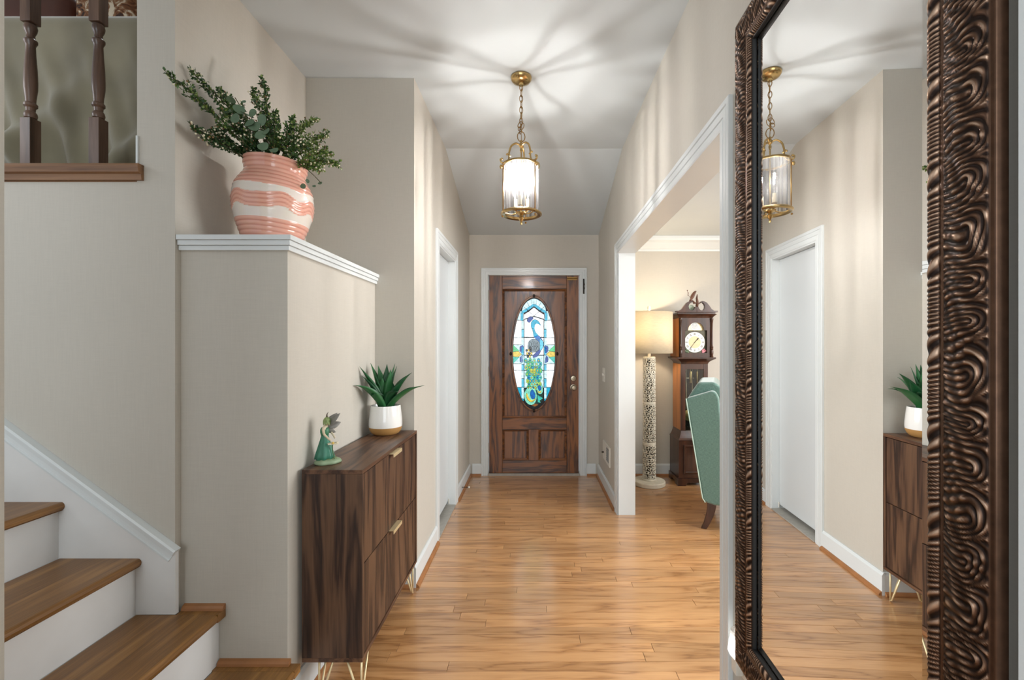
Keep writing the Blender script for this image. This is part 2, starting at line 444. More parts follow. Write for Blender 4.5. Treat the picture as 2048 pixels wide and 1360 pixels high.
# baseboards with an oak shoe moulding
BB = [(0, 0.0), (0.0, 0.014), (0.105, 0.014), (0.112, 0.010), (0.120, 0.006), (0.120, 0)]
SH = [(0, 0.0145), (0, 0.031), (0.008, 0.030), (0.016, 0.024), (0.020, 0.0145)]
def baseboard(name, a, b, N, z=0.0, sh=True):
    a = Vector((a[0], a[1], z)); b = Vector((b[0], b[1], z))
    N = Vector(N); off = N * 0.0005; d = (b - a).normalized()
    sd = 1 if d.cross(N).z > 0 else -1
    o = struct(obj(name, sweep(BM(), [a + off, b + off], BB, N, sd), WHITE))
    if sh: obj('shoe_mould', sweep(BM(), [a + off, b + off], [(q[0] + 0.0005, q[1]) for q in SH], N, sd), SHOE, o)
    return o
baseboard('baseboard_left', (LX, CY - 0.014), (LX, 2.979), (1, 0, 0))
baseboard('baseboard_left', (LX, 3.781), (LX, DY), (1, 0, 0))
baseboard('baseboard_front', (LX + 0.032, DY), (-0.537, DY), (0, -1, 0))
baseboard('baseboard_front', (0.538, DY), (RX - 0.032, DY), (0, -1, 0))
baseboard('baseboard_front', (RX2 + 0.015, DY), (3.6, DY), (0, -1, 0))
baseboard('baseboard_right', (RX, 3.566), (RX, DY), (-1, 0, 0))
baseboard('baseboard_back', (HX + 0.031, CY), (LX, CY), (0, -1, 0))
baseboard('baseboard_half', (HX, HY), (HX, CY), (1, 0, 0))

# crown moulding of the dining room
CR = [(0, 0), (0.0, 0.012), (0.018, 0.014), (0.022, 0.026), (0.075, 0.075), (0.085, 0.09), (0.092, 0.105), (0.11, 0.11), (0.135, 0.112), (0.135, 0)]
bm = sweep(BM(), [(RX2 + 0.001, DY - 0.0005, 2.284), (3.6, DY - 0.0005, 2.284)], CR, (0, -1, 0), side=-1)
struct(obj('trim_6', bm, WHITE))['label'] = 'white crown moulding of the dining room'

# closet door
d2 = struct(obj('door_2', B(LX - 0.09, LX - 0.052, 3.0765, 3.683, 0.040, 2.018), DOORW, bevel=0.002))
d2['label'] = 'plain white flush closet door'
obj('hinge_pin', tube(BM(), [(LX - 0.045, 3.677, 0.02), (LX - 0.045, 3.677, 0.06)], 0.005, 10), PLATEW, d2)

# staircase
st = struct(obj('staircase', B(-3.0, -2.75, 0.64, 1.54, 0, 0.1), DARK))
st['label'] = 'oak stair with white risers and skirt'
for i in range(7):
    nx, z = -0.827 - 0.2657 * i, 0.200 + 0.1955 * i
    bk = nx - 0.2657 - 0.018
    bm = BM()
    prof = [(bk, z), (bk, z - 0.028), (nx - 0.006, z - 0.028)] + [(nx - 0.012 + 0.012 * cos(a), z - 0.014 + 0.014 * sin(a)) for a in [-1.2, -0.6, 0, 0.6, 1.2]] + [(nx - 0.012, z)]
    prism(bm, prof, 'y', 0.64, 1.5405 if i else 1.5405)
    obj('tread', bm, TREAD, st, at=(nx, 0.64, z))
    obj('riser', B(nx - 0.040, nx - 0.022, 0.64, 1.5405, max(z - 0.1955, 0.0005), z - 0.0285), RISER, st)
# part of the first two treads that turns around the half wall
obj('tread', B(-1.117, -0.829, 1.541, 1.579, 0.172, 0.2), TREAD, st)
obj('tread', B(-1.240, -1.094, 1.541, 1.579, 0.3675, 0.3955), TREAD, st)
obj('riser', B(-0.867, -0.849, 1.541, 1.579, 0.0005, 0.1715), RISER, st)
obj('riser', B(-1.133, -1.118, 1.541, 1.579, 0.2, 0.367), RISER, st)
obj('quarter_round', sweep(BM(), [(-1.115, 1.5795, 0.2003), (-0.862, 1.5795, 0.2003)], [(0, 0), (0, 0.018), (0.008, 0.016), (0.014, 0.010), (0.018, 0)], (0, -1, 0), -1), SHOE, st, label='oak strip along the foot of the half wall')
obj('quarter_round', sweep(BM(), [(-1.240, 1.5795, 0.3958), (-1.094, 1.5795, 0.3958)], [(0, 0), (0, 0.018), (0.008, 0.016), (0.014, 0.010), (0.018, 0)], (0, -1, 0), -1), SHOE, st)
sl = 0.1955 / 0.2657
sk = lambda x: 0.615 + (-1.242 - x) * sl
bm = BM(); prism(bm, [(-1.242, 0.3965), (-1.242, sk(-1.242)), (-3.0, sk(-3.0)), (-3.0, 0.3965)], 'y', 1.541, SY - 0.0005)
obj('skirt_board', bm, RISER, st)
bm = sweep(BM(), [(-1.240, SY - 0.0005, sk(-1.240)), (-3.0, SY - 0.0005, sk(-3.0))], [(-0.042, 0.0155), (-0.040, 0.020), (-0.034, 0.021), (-0.031, 0.0175), (-0.014, 0.0175), (-0.012, 0.024), (0.002, 0.026), (0.008, 0.022), (0.010, 0.0), (-0.042, 0.0)], (0, -1, 0), 1)
obj('skirt_cap', bm, WHITE, st)

# wooden rail sill of the stair opening
bm = sweep(BM(), [(-3.2, SY, 1.904), (-1.364, SY, 1.904)], [(0, 0.0005), (0, 0.010), (0.020, 0.012), (0.024, 0.022), (0.046, 0.026), (0.053, 0.022), (0.053, 0.0005)], (0, -1, 0), -1)
t7 = struct(obj('trim_7', bm, SILLW)); t7['label'] = 'brown wooden sill below the stair balusters'
obj('sill_top', B(-3.2, -1.3885, SY + 0.0005, SY + 0.1, 1.9005, 1.957), SILLW, t7)
obj('corner_strip', B(-1.3875, -1.381, SY - 0.006, SY - 0.0005, 1.958, 2.06), WHITE, t7)

# ================================================================== FRONT DOOR
dx = lambda px: (px - 1068) / 196.0
dz = lambda py: 1.33 - (py - 690) / 196.0
YF = DY + 0.012            # front face of the stiles
door = struct(obj('door_1', B(dx(978), dx(1157.5), YF + 0.016, YF + 0.040, dz(947.3), dz(550.5)), DOOROAK))
door['label'] = 'dark stained oak front door with an oval peacock stained glass window'
def dpiece(name, x0, x1, y0, y1, m, t=0.0, bev=0.0025):
    obj(name, B(dx(x0), dx(x1), YF + t, YF + 0.0158, dz(y1), dz(y0)), m, door, at=(dx(x0), YF, dz(y1)), bevel=bev)
dpiece('stile', 978, 1004.5, 550.5, 947.3, DOOROAK)
dpiece('stile', 1133.5, 1157.5, 550.5, 947.3, DOOROAK)
dpiece('rail', 1004.7, 1133.3, 550.5, 577.5, DOOROAKX)
dpiece('rail', 1004.7, 1133.3, 836.5, 859.0, DOOROAKX)
dpiece('rail', 1004.7, 1133.3, 921.5, 947.3, DOOROAKX)
dpiece('mullion', 1057.2, 1077.0, 859.2, 921.3, DOOROAK)
for (x0, x1, y0, y1) in ((1004.7, 1133.3, 577.7, 836.3), (1004.7, 1057.0, 859.2, 921.3), (1077.2, 1133.3, 859.2, 921.3)):
    a, b, c, d = dx(x0), dx(x1), dz(y1), dz(y0)
    bm = sweep(BM(), [(a, YF + 0.0158, c), (a, YF + 0.0158, d), (b, YF + 0.0158, d), (b, YF + 0.0158, c)],
               [(0, 0), (0, 0.0185), (-0.005, 0.0205), (-0.010, 0.017), (-0.014, 0.009), (-0.020, 0.006), (-0.020, 0)], (0, -1, 0), -1, closed=True)
    obj('panel_moulding', bm, DOOROAKX, door)
    i = 0.021
    obj('panel', B(a + i, b - i, YF + 0.0105, YF + 0.0158, c + i, d - i), DOOROAK, door, at=(a, YF, c), bevel=0.003)
# oval window. Drawn on a flat grid: (u, v) with the oval centred at (330, 665), 1 unit = 1.05 mm
OC = (dx(1068), dz(707))
gx = lambda u: OC[0] + (u - 330) * 0.00105
gz = lambda v: OC[1] - (v - 665) * 0.00105
ov = lambda k, n=64: [(330 + k * 213 * cos(2 * pi * i / n), 665 + (550 + (k - 1) * 213) * sin(2 * pi * i / n)) for i in range(n)]
win = obj('oval_window', prism(BM(), [(gx(u), gz(v)) for u, v in ov(0.985)], 'y', YF + 0.004, YF + 0.0103),
          plain('lead_came', S(34, 36, 40), 0.4, 0.05, 30, metal=0.5), door, label='oval stained glass window with a blue peacock')
def ring(bm, k0, k1, y0, y1, n=64):
    A = ov(k0, n); Bq = ov(k1, n)
    q = [[bm.verts.new((gx(u), y, gz(v))) for u, v in Pp] for Pp, y in ((A, y1), (A, y0), (Bq, y0), (Bq, y1))]
    for i in range(n):
        j = (i + 1) % n
        for a in range(4):
            bm.faces.new((q[a][i], q[a][j], q[(a + 1) % 4][j], q[(a + 1) % 4][i]))
    return bm
obj('oval_frame', ring(BM(), 0.97, 1.045, YF - 0.012, YF + 0.010), DOOROAK, door, bevel=0.003)
obj('oval_frame', ring(BM(), 1.05, 1.10, YF - 0.006, YF + 0.010), DOOROAK, door, bevel=0.002)
for u, v in ((330, 105), (330, 1222), (105, 668), (555, 668)):
    obj('frame_clip', sphere(BM(), (gx(u), YF - 0.010, gz(v)), 0.014, 0.008, 0.018), IRON, door, smooth='all')
# glass pieces, back layer to front layer
def gl(name, rgb, st=1.0):
    m, nt, p = new_mat('glass_' + name); N, L = nt.nodes, nt.links
    c = S(*rgb); setp(p, color=tuple(0.3 * q for q in c[:3]) + (1,), rough=0.12)
    tc = N.new('ShaderNodeTexCoord'); no = N.new('ShaderNodeTexNoise')
    no.inputs['Scale'].default_value = 45; no.inputs['Detail'].default_value = 3
    L.new(tc.outputs['Object'], no.inputs['Vector'])
    mr = N.new('ShaderNodeMapRange'); mr.inputs[1].default_value = 0.3; mr.inputs[2].default_value = 0.7
    mr.inputs[3].default_value = 0.5; mr.inputs[4].default_value = 1.15
    L.new(no.outputs['Fac'], mr.inputs[0])
    v = N.new('ShaderNodeVectorMath'); v.operation = 'SCALE'; v.inputs[0].default_value = c[:3]
    L.new(mr.outputs[0], v.inputs['Scale']); L.new(v.outputs[0], p.inputs['Emission Color'])
    p.inputs['Emission Strength'].default_value = st  # emission stands in for daylight coming through the pane
    return m
G = dict(white=gl('white', (236, 242, 244), 1.35), pale=gl('pale_blue', (200, 236, 242), 1.05), sky=gl('sky', (90, 195, 225)), aqua=gl('aqua', (20, 165, 200)),
         blue=gl('blue', (8, 100, 180)), teal=gl('teal', (60, 190, 175)), navy=gl('navy', (28, 60, 150), 0.9), green=gl('green', (80, 195, 130)),
         mint=gl('mint', (130, 220, 195)), gold=gl('gold', (225, 195, 70)), lime=gl('lime', (185, 210, 90)), grey=gl('grey', (130, 148, 158), 0.8),
         black=gl('black', (42, 40, 44), 0.5), dkg=gl('dark_green', (18, 70, 60), 0.6), amber=gl('amber', (150, 95, 45), 0.8))
# kept only where inside the oval
def clip_oval(poly, k=0.965):
    a, b = 213 * k, 550 - 213 * (1 - k)
    out = []
    for (u, v) in poly:
        e = hypot((u - 330) / a, (v - 665) / b)
        if e > 1: u, v = 330 + (u - 330) / e, 665 + (v - 665) / e
        out.append((u, v))
    return out
def piece(poly, col, layer=1, curve=0, g=1.6):
    if curve: poly = smooth_poly(poly, curve)
    poly = clip_oval(poly)
    cu = sum(p[0] for p in poly) / len(poly); cv = sum(p[1] for p in poly) / len(poly)
    y1 = YF + 0.004 - 0.0006 * (layer - 1)
    # a dark lead edge first, the glass slightly smaller on top
    bm = BM(); y0 = y1 - 0.0006
    prism(bm, [(gx(u), gz(v)) for u, v in poly], 'y', y0 + 0.0002, y1 - 0.00002, 1)
    sh = []
    for u, v in poly:
        d = hypot(u - cu, v - cv) or 1; k = max(0.4, 1 - 1.8 * g / d)
        sh.append((cu + (u - cu) * k, cv + (v - cv) * k))
    prism(bm, [(gx(u), gz(v)) for u, v in sh], 'y', y0, y0 + 0.00018, 0)
    obj('glass_piece', bm, [G[col], MATS_LEAD], win)
MATS_LEAD = bpy.data.materials['lead_came']
def band(pts, wd, col, layer, n=1):
    """a ribbon of glass along a polyline, one piece for each segment"""
    for (a, b) in zip(pts, pts[1:]):
        d = Vector((b[0] - a[0], b[1] - a[1])); d.normalize(); q = Vector((-d.y, d.x)) * wd / 2
        piece([(a[0] + q.x, a[1] + q.y), (b[0] + q.x, b[1] + q.y), (b[0] - q.x, b[1] - q.y), (a[0] - q.x, a[1] - q.y)], col, layer)
ea = lambda v: 213 * 0.965 * sqrt(max(0, 1 - ((v - 665) / 542.5) ** 2))
def side(v0, v1, sgn, col):   # background pane between the post and the oval rim
    n = 6; pts = []
    for i in range(n + 1):
        v = v0 + (v1 - v0) * i / n; pts.append((330 + sgn * max(ea(v), 100), v))
    xi = 330 + sgn * 100
    piece(pts + [(xi, v1), (xi, v0)], col)
for sg in (-1, 1):
    for v0, v1, c in ((250, 340, 'pale'), (340, 510, 'white'), (510, 580, 'white'), (580, 672, 'pale'), (672, 765, 'pale'), (765, 830, 'white'), (830, 995, 'white'), (995, 1130, 'aqua')):
        side(v0, v1, sg, c)
    x = 330 + sg * 165
    piece([(330 + sg * 206, 580), (330 + sg * 206, 650), (330 + sg * 140, 640)], 'green', 2)
    piece([(330 + sg * 206, 765), (330 + sg * 206, 695), (330 + sg * 140, 700)], 'teal', 2)
    piece([(330 + sg * 206, 650), (330 + sg * 206, 695), (330 + sg * 150, 702), (330 + sg * 118, 672), (330 + sg * 150, 642)], 'gold', 3, 0)
    piece([(330 + sg * 104, 575), (330 + sg * 140, 600), (330 + sg * 140, 640), (330 + sg * 118, 665), (330 + sg * 104, 665)], 'navy', 2)
    piece([(330 + sg * 104, 680), (330 + sg * 118, 680), (330 + sg * 140, 705), (330 + sg * 138, 745), (330 + sg * 104, 768)], 'navy', 2)
    for v0, v1 in ((345, 430), (430, 510), (510, 600), (600, 680), (680, 770), (770, 830), (830, 910), (910, 995), (995, 1110)):
        piece([(330 + sg * 99, v0), (330 + sg * 99, v1), (330 + sg * 122, v1), (330 + sg * 122, v0)], 'sky' if (v0 // 80) % 2 else 'pale', 2)
# fan of panes at the top, arch ribbon, inner sky
fan = [(210, 250), (222, 205), (258, 160), (300, 135), (330, 128), (360, 135), (402, 160), (438, 205), (450, 250)]
for a, b in zip(fan, fan[1:]):
    ka = 0.62
    piece([a, b, (330 + (b[0] - 330) * ka, 290 + (b[1] - 290) * ka), (330 + (a[0] - 330) * ka, 290 + (a[1] - 290) * ka)], 'pale')
band([(212, 345), (212, 265), (262, 238), (330, 190), (398, 238), (448, 265), (448, 345)], 26, 'aqua', 3)
for a, b in zip([(228, 330), (232, 285), (280, 255), (330, 215)], [(232, 285), (280, 255), (330, 215), (380, 255)]):
    piece([a, b, (330, 300)], 'white')
piece([(380, 255), (428, 285), (432, 330), (330, 300)], 'white')
piece([(234, 335), (330, 305), (426, 335), (426, 505), (234, 505)], 'white')
piece([(234, 510), (426, 510), (426, 680), (234, 680)], 'white')
piece([(234, 685), (426, 685), (426, 828), (234, 828)], 'pale')
piece([(234, 832), (426, 832), (426, 1000), (234, 1000)], 'pale')
piece([(234, 1005), (426, 1005), (420, 1120), (330, 1195), (240, 1120)], 'dkg')
piece([(300, 1170), (340, 1185), (375, 1165), (350, 1150)], 'amber', 2)
# the bird
piece([(262, 350), (268, 318), (300, 302), (325, 320), (305, 345), (285, 365)], 'navy', 3, 3)
piece([(300, 400), (303, 360), (325, 335), (358, 338), (380, 358), (398, 395), (375, 378), (352, 376), (338, 392), (332, 420), (312, 420)], 'aqua', 4, 3)
piece([(302, 402), (332, 415), (345, 455), (372, 490), (330, 505), (318, 450)], 'aqua', 3, 3)
piece([(330, 500), (372, 488), (408, 525), (425, 575), (385, 590), (350, 530)], 'blue', 3, 3)
piece([(388, 520), (425, 560), (418, 610), (390, 640), (385, 580)], 'sky', 4, 3)
piece([(392, 615), (395, 650), (362, 695), (325, 708), (318, 690), (350, 650)], 'navy', 3, 3)
piece([(268, 600), (275, 555), (300, 528), (335, 522), (370, 540), (388, 575), (384, 625), (350, 650), (310, 655), (275, 640)], 'grey', 4, 3)
for k in range(4):
    piece([(283 + k * 24, 592), (286 + k * 23, 555 - (8 if 0 < k < 3 else 0)), (300 + k * 21, 545 if 0 < k < 3 else 556), (304 + k * 23, 592)], 'grey', 5, 2)
    piece([(281 + k * 25, 600), (304 + k * 25, 602), (300 + k * 24, 634), (286 + k * 24, 630)], 'grey' if k else 'black', 5, 2)
for k in range(8):
    u, v = 250 + (k % 3) * 20 + (k // 3) * 6, 622 + (k // 3) * 30
    piece([(u, v), (u + 18, v + 4), (u + 14, v + 26), (u - 2, v + 22)], 'gold' if k % 2 else 'black', 5, 2)
# train of eyed feathers
rt = random.Random(3)
for row in range(9):
    v = 715 + row * 33
    n = 4 if row < 2 else 5
    for k in range(n):
        u = 250 + row * 3.0 + (k + 0.5 * (row % 2)) * (165 - row * 5) / n
        piece([(u, v - 6), (u + 17, v + 8), (u + 14, v + 34), (u, v + 44), (u - 14, v + 34), (u - 15, v + 8)], rt.choice(['green', 'teal', 'mint', 'aqua', 'green', 'lime']), 2 + (row % 2), 2)
        piece([(u, v + 10), (u + 9, v + 18), (u, v + 32), (u - 9, v + 18)], rt.choice(['gold', 'blue', 'lime', 'aqua', 'gold']), 4, 2)
piece([(290, 985), (335, 1000), (360, 1075), (340, 1150), (290, 1168), (245, 1130), (232, 1060), (255, 1010)], 'mint', 3, 3)
piece([(262, 1050), (280, 1100), (315, 1125), (345, 1100), (335, 1125), (300, 1140), (265, 1115), (252, 1070)], 'gold', 4, 3)
piece([(290, 1050), (315, 1015), (342, 1060), (338, 1105), (305, 1105)], 'blue', 5, 3)
piece([(350, 960), (390, 950), (418, 1000), (410, 1055), (375, 1060), (352, 1020)], 'mint', 3, 3)
piece([(365, 985), (390, 975), (402, 1010), (380, 1030)], 'blue', 5, 3)
piece([(362, 1020), (385, 1040), (405, 1025), (395, 1050), (372, 1050)], 'gold', 5, 2)
piece([(362, 1065), (420, 1100), (385, 1125), (395, 1150), (365, 1140)], 'teal', 3)
# door hardware
kn = BM(); prof = [(0, 0.062), (0.018, 0.060), (0.027, 0.050), (0.028, 0.040), (0.018, 0.028), (0.012, 0.020), (0.012, 0.010), (0.031, 0.008), (0.033, 0.0)]
def lathe_y(prof, c, seg=28):    # lathe turned to face the camera (axis along -y)
    bm = lathe(BM(), prof[::-1] if prof[0][1] > prof[-1][1] else prof, seg=seg)
    for v in bm.verts: v.co = Vector((c[0] + v.co.x, c[1] - v.co.z, c[2] + v.co.y))
    return bm
obj('door_knob', lathe_y(prof, (dx(1147), YF - 0.0003, dz(775))), NICKEL, door, smooth=True)
obj('deadbolt', lathe_y([(0, 0.022), (0.010, 0.022), (0.011, 0.014), (0.026, 0.012), (0.030, 0.006), (0.031, 0)], (dx(1147), YF - 0.0003, dz(757))), NICKEL, door, smooth=True)
obj('thumb_turn', B(dx(1147) - 0.004, dx(1147) + 0.004, YF - 0.034, YF - 0.022, dz(757) - 0.012, dz(757) + 0.012), NICKEL, door, bevel=0.002)
bm = BM(); box(bm, dx(1134), dx(1154), YF - 0.010, YF - 0.0005, dz(560), dz(554)); tube(bm, [(dx(1134), YF - 0.018, dz(557)), (dx(1155), YF - 0.018, dz(557))], 0.006, 10)
obj('door_catch', bm, ABRASS, door)
for z in (1.84, 1.06, 0.28):
    obj('hinge', tube(BM(), [(dx(976.5), YF - 0.006, z - 0.05), (dx(976.5), YF - 0.006, z + 0.05)], 0.007, 10), ABRASS, door)
h = thing('door_chain_hook', 'dark wrought iron chain hook on the right casing of the front door', 'hook', (dx(1167), DY - 0.0165, dz(590)))
obj('back_plate', B(dx(1167) - 0.007, dx(1167) + 0.007, DY - 0.0195, DY - 0.0155, dz(588), dz(558)), IRON, h, bevel=0.001)
obj('hook', tube(BM(), [(dx(1167), DY - 0.021, dz(560)), (dx(1167), DY - 0.04, dz(566)), (dx(1167), DY - 0.042, dz(575)), (dx(1167), DY - 0.028, dz(584)), (dx(1167), DY - 0.021, dz(588))], 0.005, 8), IRON, h)
lk = BM()
for k in range(4):
    zc = dz(566) - 0.02 * k
    pts = [(dx(1167) + 0.006 * cos(a) * (1 if k % 2 else 0.3), DY - 0.047 + 0.006 * cos(a) * (0.3 if k % 2 else 1), zc + 0.013 * sin(a)) for a in [2 * pi * i / 10 for i in range(10)]]
    tube(lk, pts, 0.002, 6, closed=True)
obj('chain', lk, IRON, h)

# wall fittings on the right wall
sw = thing('light_switch', 'small white light switch plate on the right wall near the front door', 'switch', (RX, 4.19, 0.98))
obj('plate', B(RX - 0.006, RX - 0.0005, 4.13, 4.25, 0.985, 1.115), PLATEW, sw, bevel=0.002)
for y in (4.166, 4.214):
    obj('toggle', B(RX - 0.016, RX - 0.0062, y - 0.005, y + 0.005, 1.04, 1.062), PLATEW, sw, bevel=0.002)
vt = thing('wall_vent', 'white wall vent with a dark grille low on the right wall', 'vent', (RX, 4.02, 0.27))
bm = BM()
for a, b, c, d in ((3.84, 3.875, 0.27, 0.437), (4.03, 4.2, 0.27, 0.437), (3.875, 4.03, 0.27, 0.292), (3.875, 4.03, 0.415, 0.437)): box(bm, RX - 0.010, RX - 0.0005, a, b, c, d)
obj('frame', bm, PLATEW, vt)
obj('duct_shade_sheet', B(RX - 0.003, RX - 0.0006, 3.875, 4.03, 0.292, 0.415), DARK, vt)  # flat dark sheet standing for the shade inside the duct
for k in range(7):
    z = 0.300 + k * 0.0165
    bm = BM(); prism(bm, [(RX - 0.0035, z), (RX - 0.009, z - 0.006), (RX - 0.009, z - 0.0045), (RX - 0.0035, z + 0.0015)], 'y', 3.876, 4.029)
    bm.free(); bm = BM()
    va = [bm.verts.new((x, y, zz)) for y in (3.876, 4.029) for x, zz in ((RX - 0.0035, z), (RX - 0.009, z - 0.006), (RX - 0.009, z - 0.0045), (RX - 0.0035, z + 0.0015))]
    for f in ((0, 1, 2, 3), (4, 7, 6, 5), (0, 4, 5, 1), (1, 5, 6, 2), (2, 6, 7, 3), (3, 7, 4, 0)): bm.faces.new([va[i] for i in f])
    obj('louvre', bm, plain('grey_vent_metal', S(150, 150, 148), 0.5, 0.03) if k == 0 else bpy.data.materials['grey_vent_metal'], vt)
bm = BM(); tube(bm, [(RX - 0.0105, 4.14, 0.335), (RX - 0.03, 4.14, 0.335)], 0.006, 10)
obj('lever', bm, IRON, vt)
ds = thing('door_stop', 'spring door stop with a white tip on the left baseboard by the closet door', 'door stop', (LX + 0.0145, 3.98, 0.055))
sp = [(LX + 0.015 + 0.06 * i / 60, 3.98 + 0.005 * cos(i * 0.9), 0.058 + 0.005 * sin(i * 0.9)) for i in range(61)]
obj('spring', tube(BM(), sp, 0.0012, 6), IRON, ds)
obj('rubber_tip', sphere(BM(), (LX + 0.079, 3.98, 0.058), 0.009, 0.009, 0.009), PLATEW, ds, smooth='all')

# ================================================================== LANTERN
LC = Vector((-0.070, 2.44, 0)); lc = lambda x, y, z: (LC.x + x, LC.y + y, z)
lan = thing('pendant_lantern', 'brass and glass hanging lantern with three candle bulbs on a chain', 'lantern', (LC.x, LC.y, 1.99))
obj('canopy', lathe(BM(), [(0.0, -0.048), (0.012, -0.048), (0.014, -0.036), (0.030, -0.034), (0.048, -0.026), (0.057, -0.014), (0.058, -0.006), (0.054, -0.0005), (0, -0.0005)], lc(0, 0, CZ), 40), BRASS, lan, smooth=True)
def link(bm, c, rz, l=0.016, wd=0.0095, r=0.0021, tilt=0.0):
    pts = []
    for i in range(14):
        a = 2 * pi * i / 14
        x, z = wd * cos(a), (l + 0.004) * sin(a)
        q = Vector((x, 0, z)); q.rotate(Matrix.Rotation(tilt, 3, 'Y')); q.rotate(Matrix.Rotation(rz, 3, 'Z'))
        pts.append(Vector(c) + q)
    return tube(bm, pts, r, 6, closed=True)
z = CZ - 0.058; k = 0
while z > 2.545:
    obj('chain_link', link(BM(), lc(0, 0, z), 0.4 + (pi / 2 if k % 2 else 0)), ABRASS, lan, smooth='all'); z -= 0.031; k += 1
for k, (ox, oz, t) in enumerate(((-0.006, 2.535, 0.5), (-0.012, 2.515, 0.9), (-0.003, 2.508, -0.2), (0.004, 2.530, -0.4))):
    obj('chain_link', link(BM(), lc(ox, 0.004 * k - 0.006, oz), 0.3 + k, tilt=t), ABRASS, lan, smooth='all')
obj('hanging_ring', link(BM(), lc(0, 0, 2.472), 0.15, 0.024, 0.021, 0.0026), ABRASS, lan, smooth='all')
obj('cord', tube(BM(), [lc(0.002, 0, CZ - 0.05), lc(0.004, 0.003, 2.65), lc(-0.002, 0, 2.53), lc(0.001, 0, 2.44)], 0.0018, 6), ABRASS, lan)
obj('hub', lathe(BM(), [(0, 2.385), (0.006, 2.387), (0.008, 2.40), (0.005, 2.41), (0.012, 2.418), (0.013, 2.43), (0.006, 2.44), (0.006, 2.452), (0, 2.453)], lc(0, 0, 0), 20), BRASS, lan, smooth=True)
obj('centre_stem', tube(BM(), [lc(0, 0, 2.39), lc(0, 0, 2.06)], 0.004, 10), BRASS, lan)
AZ = [3.40, 5.55, 1.35]
for a in AZ:
    R = lambda r, z: lc(r * cos(a), r * sin(a), z)
    s1 = smooth_poly([R(0.008, 2.425), R(0.03, 2.432), R(0.055, 2.415), R(0.066, 2.385), R(0.068, 2.362), R(0.060, 2.362)], 5, False)
    s2 = smooth_poly([R(0.078, 2.366), R(0.072, 2.372), R(0.068, 2.362), R(0.070, 2.340), R(0.080, 2.322), R(0.098, 2.316), R(0.112, 2.322), R(0.116, 2.336), R(0.108, 2.338)], 5, False)
    bm = BM(); tube(bm, s1, 0.0052, 8); tube(bm, s2, 0.0048, 8); sphere(bm, R(0.108, 2.339), 0.007, u=10, v=6); sphere(bm, R(0.079, 2.367), 0.006, u=10, v=6)
    obj('scroll_arm', bm, BRASS, lan, smooth='all')
    bm = BM()
    ca, sa = cos(a), sin(a)
    tube(bm, [R(0.1015, 2.322), R(0.1015, 2.05)], 0.0030, 8)
    obj('upright', bm, ABRASS, lan, smooth='all')
    obj('corner_knob', lathe(BM(), [(0, -0.012), (0.006, -0.010), (0.009, 0), (0.006, 0.010), (0, 0.012)], R(0.112, 2.296), 14), BRASS, lan, smooth='all')
    obj('foot_knob', sphere(BM(), R(0.104, 2.028), 0.006, u=10, v=6), ABRASS, lan, smooth='all')
obj('top_rim', lathe(BM(), [(0.094, 2.306), (0.103, 2.306), (0.104, 2.312), (0.103, 2.316), (0.094, 2.316), (0.094, 2.306)], lc(0, 0, 0), 48, cap=False), BRASS, lan, smooth=True)
obj('bottom_ring', lathe(BM(), [(0.090, 2.044), (0.104, 2.040), (0.113, 2.044), (0.113, 2.050), (0.104, 2.058), (0.090, 2.056), (0.090, 2.044)], lc(0, 0, 0), 56, cap=False), BRASS, lan, smooth=True)
bm = BM(); lathe(bm, [(0, 1.988), (0.005, 1.990), (0.007, 1.999), (0.005, 2.008), (0.012, 2.014), (0.016, 2.024), (0.010, 2.034), (0.010, 2.040), (0.028, 2.050), (0.030, 2.056), (0, 2.058)], lc(0, 0, 0), 24)
obj('finial', bm, BRASS, lan, smooth=True)
for a in AZ:
    obj('base_arm', tube(BM(), bez(lc(0.022 * cos(a), 0.022 * sin(a), 2.052), lc(0.06 * cos(a), 0.06 * sin(a), 2.03), lc(0.094 * cos(a), 0.094 * sin(a), 2.05), 8), 0.0035, 8), BRASS, lan, smooth='all')
# fluted clear glass cylinder
m, nt, p = new_mat('fluted_lantern_glass'); N, L = nt.nodes, nt.links
tc = N.new('ShaderNodeTexCoord'); gr = N.new('ShaderNodeTexGradient'); gr.gradient_type = 'RADIAL'
L.new(tc.outputs['Object'], gr.inputs['Vector'])
mu = N.new('ShaderNodeMath'); mu.operation = 'MULTIPLY'; mu.inputs[1].default_value = 34; L.new(gr.outputs['Fac'], mu.inputs[0])
no = N.new('ShaderNodeTexNoise'); no.noise_dimensions = '1D'; no.inputs['Scale'].default_value = 1.0; no.inputs['Detail'].default_value = 2
L.new(mu.outputs[0], no.inputs['W'])
cr = N.new('ShaderNodeValToRGB'); cr.color_ramp.elements[0].position = 0.40; cr.color_ramp.elements[0].color = (0.30, 0.29, 0.30, 1)  # grey bands put into the glass colour to cast streaks on the walls
cr.color_ramp.elements[1].position = 0.58; cr.color_ramp.elements[1].color = (0.97, 0.97, 0.97, 1)
L.new(no.outputs['Fac'], cr.inputs['Fac'])
tr = N.new('ShaderNodeBsdfTransparent'); L.new(cr.outputs[0], tr.inputs['Color'])
tl = N.new('ShaderNodeBsdfTranslucent'); tl.inputs['Color'].default_value = (0.95, 0.95, 0.95, 1)
gs = N.new('ShaderNodeBsdfGlossy'); gs.inputs['Roughness'].default_value = 0.08
m1 = N.new('ShaderNodeMixShader'); m1.inputs[0].default_value = 0.03
L.new(tr.outputs[0], m1.inputs[1]); L.new(tl.outputs[0], m1.inputs[2])
m2 = N.new('ShaderNodeMixShader'); m2.inputs[0].default_value = 0.07
L.new(m1.outputs[0], m2.inputs[1]); L.new(gs.outputs[0], m2.inputs[2])
L.new(m2.outputs[0], nt.nodes['Material Output'].inputs['Surface'])
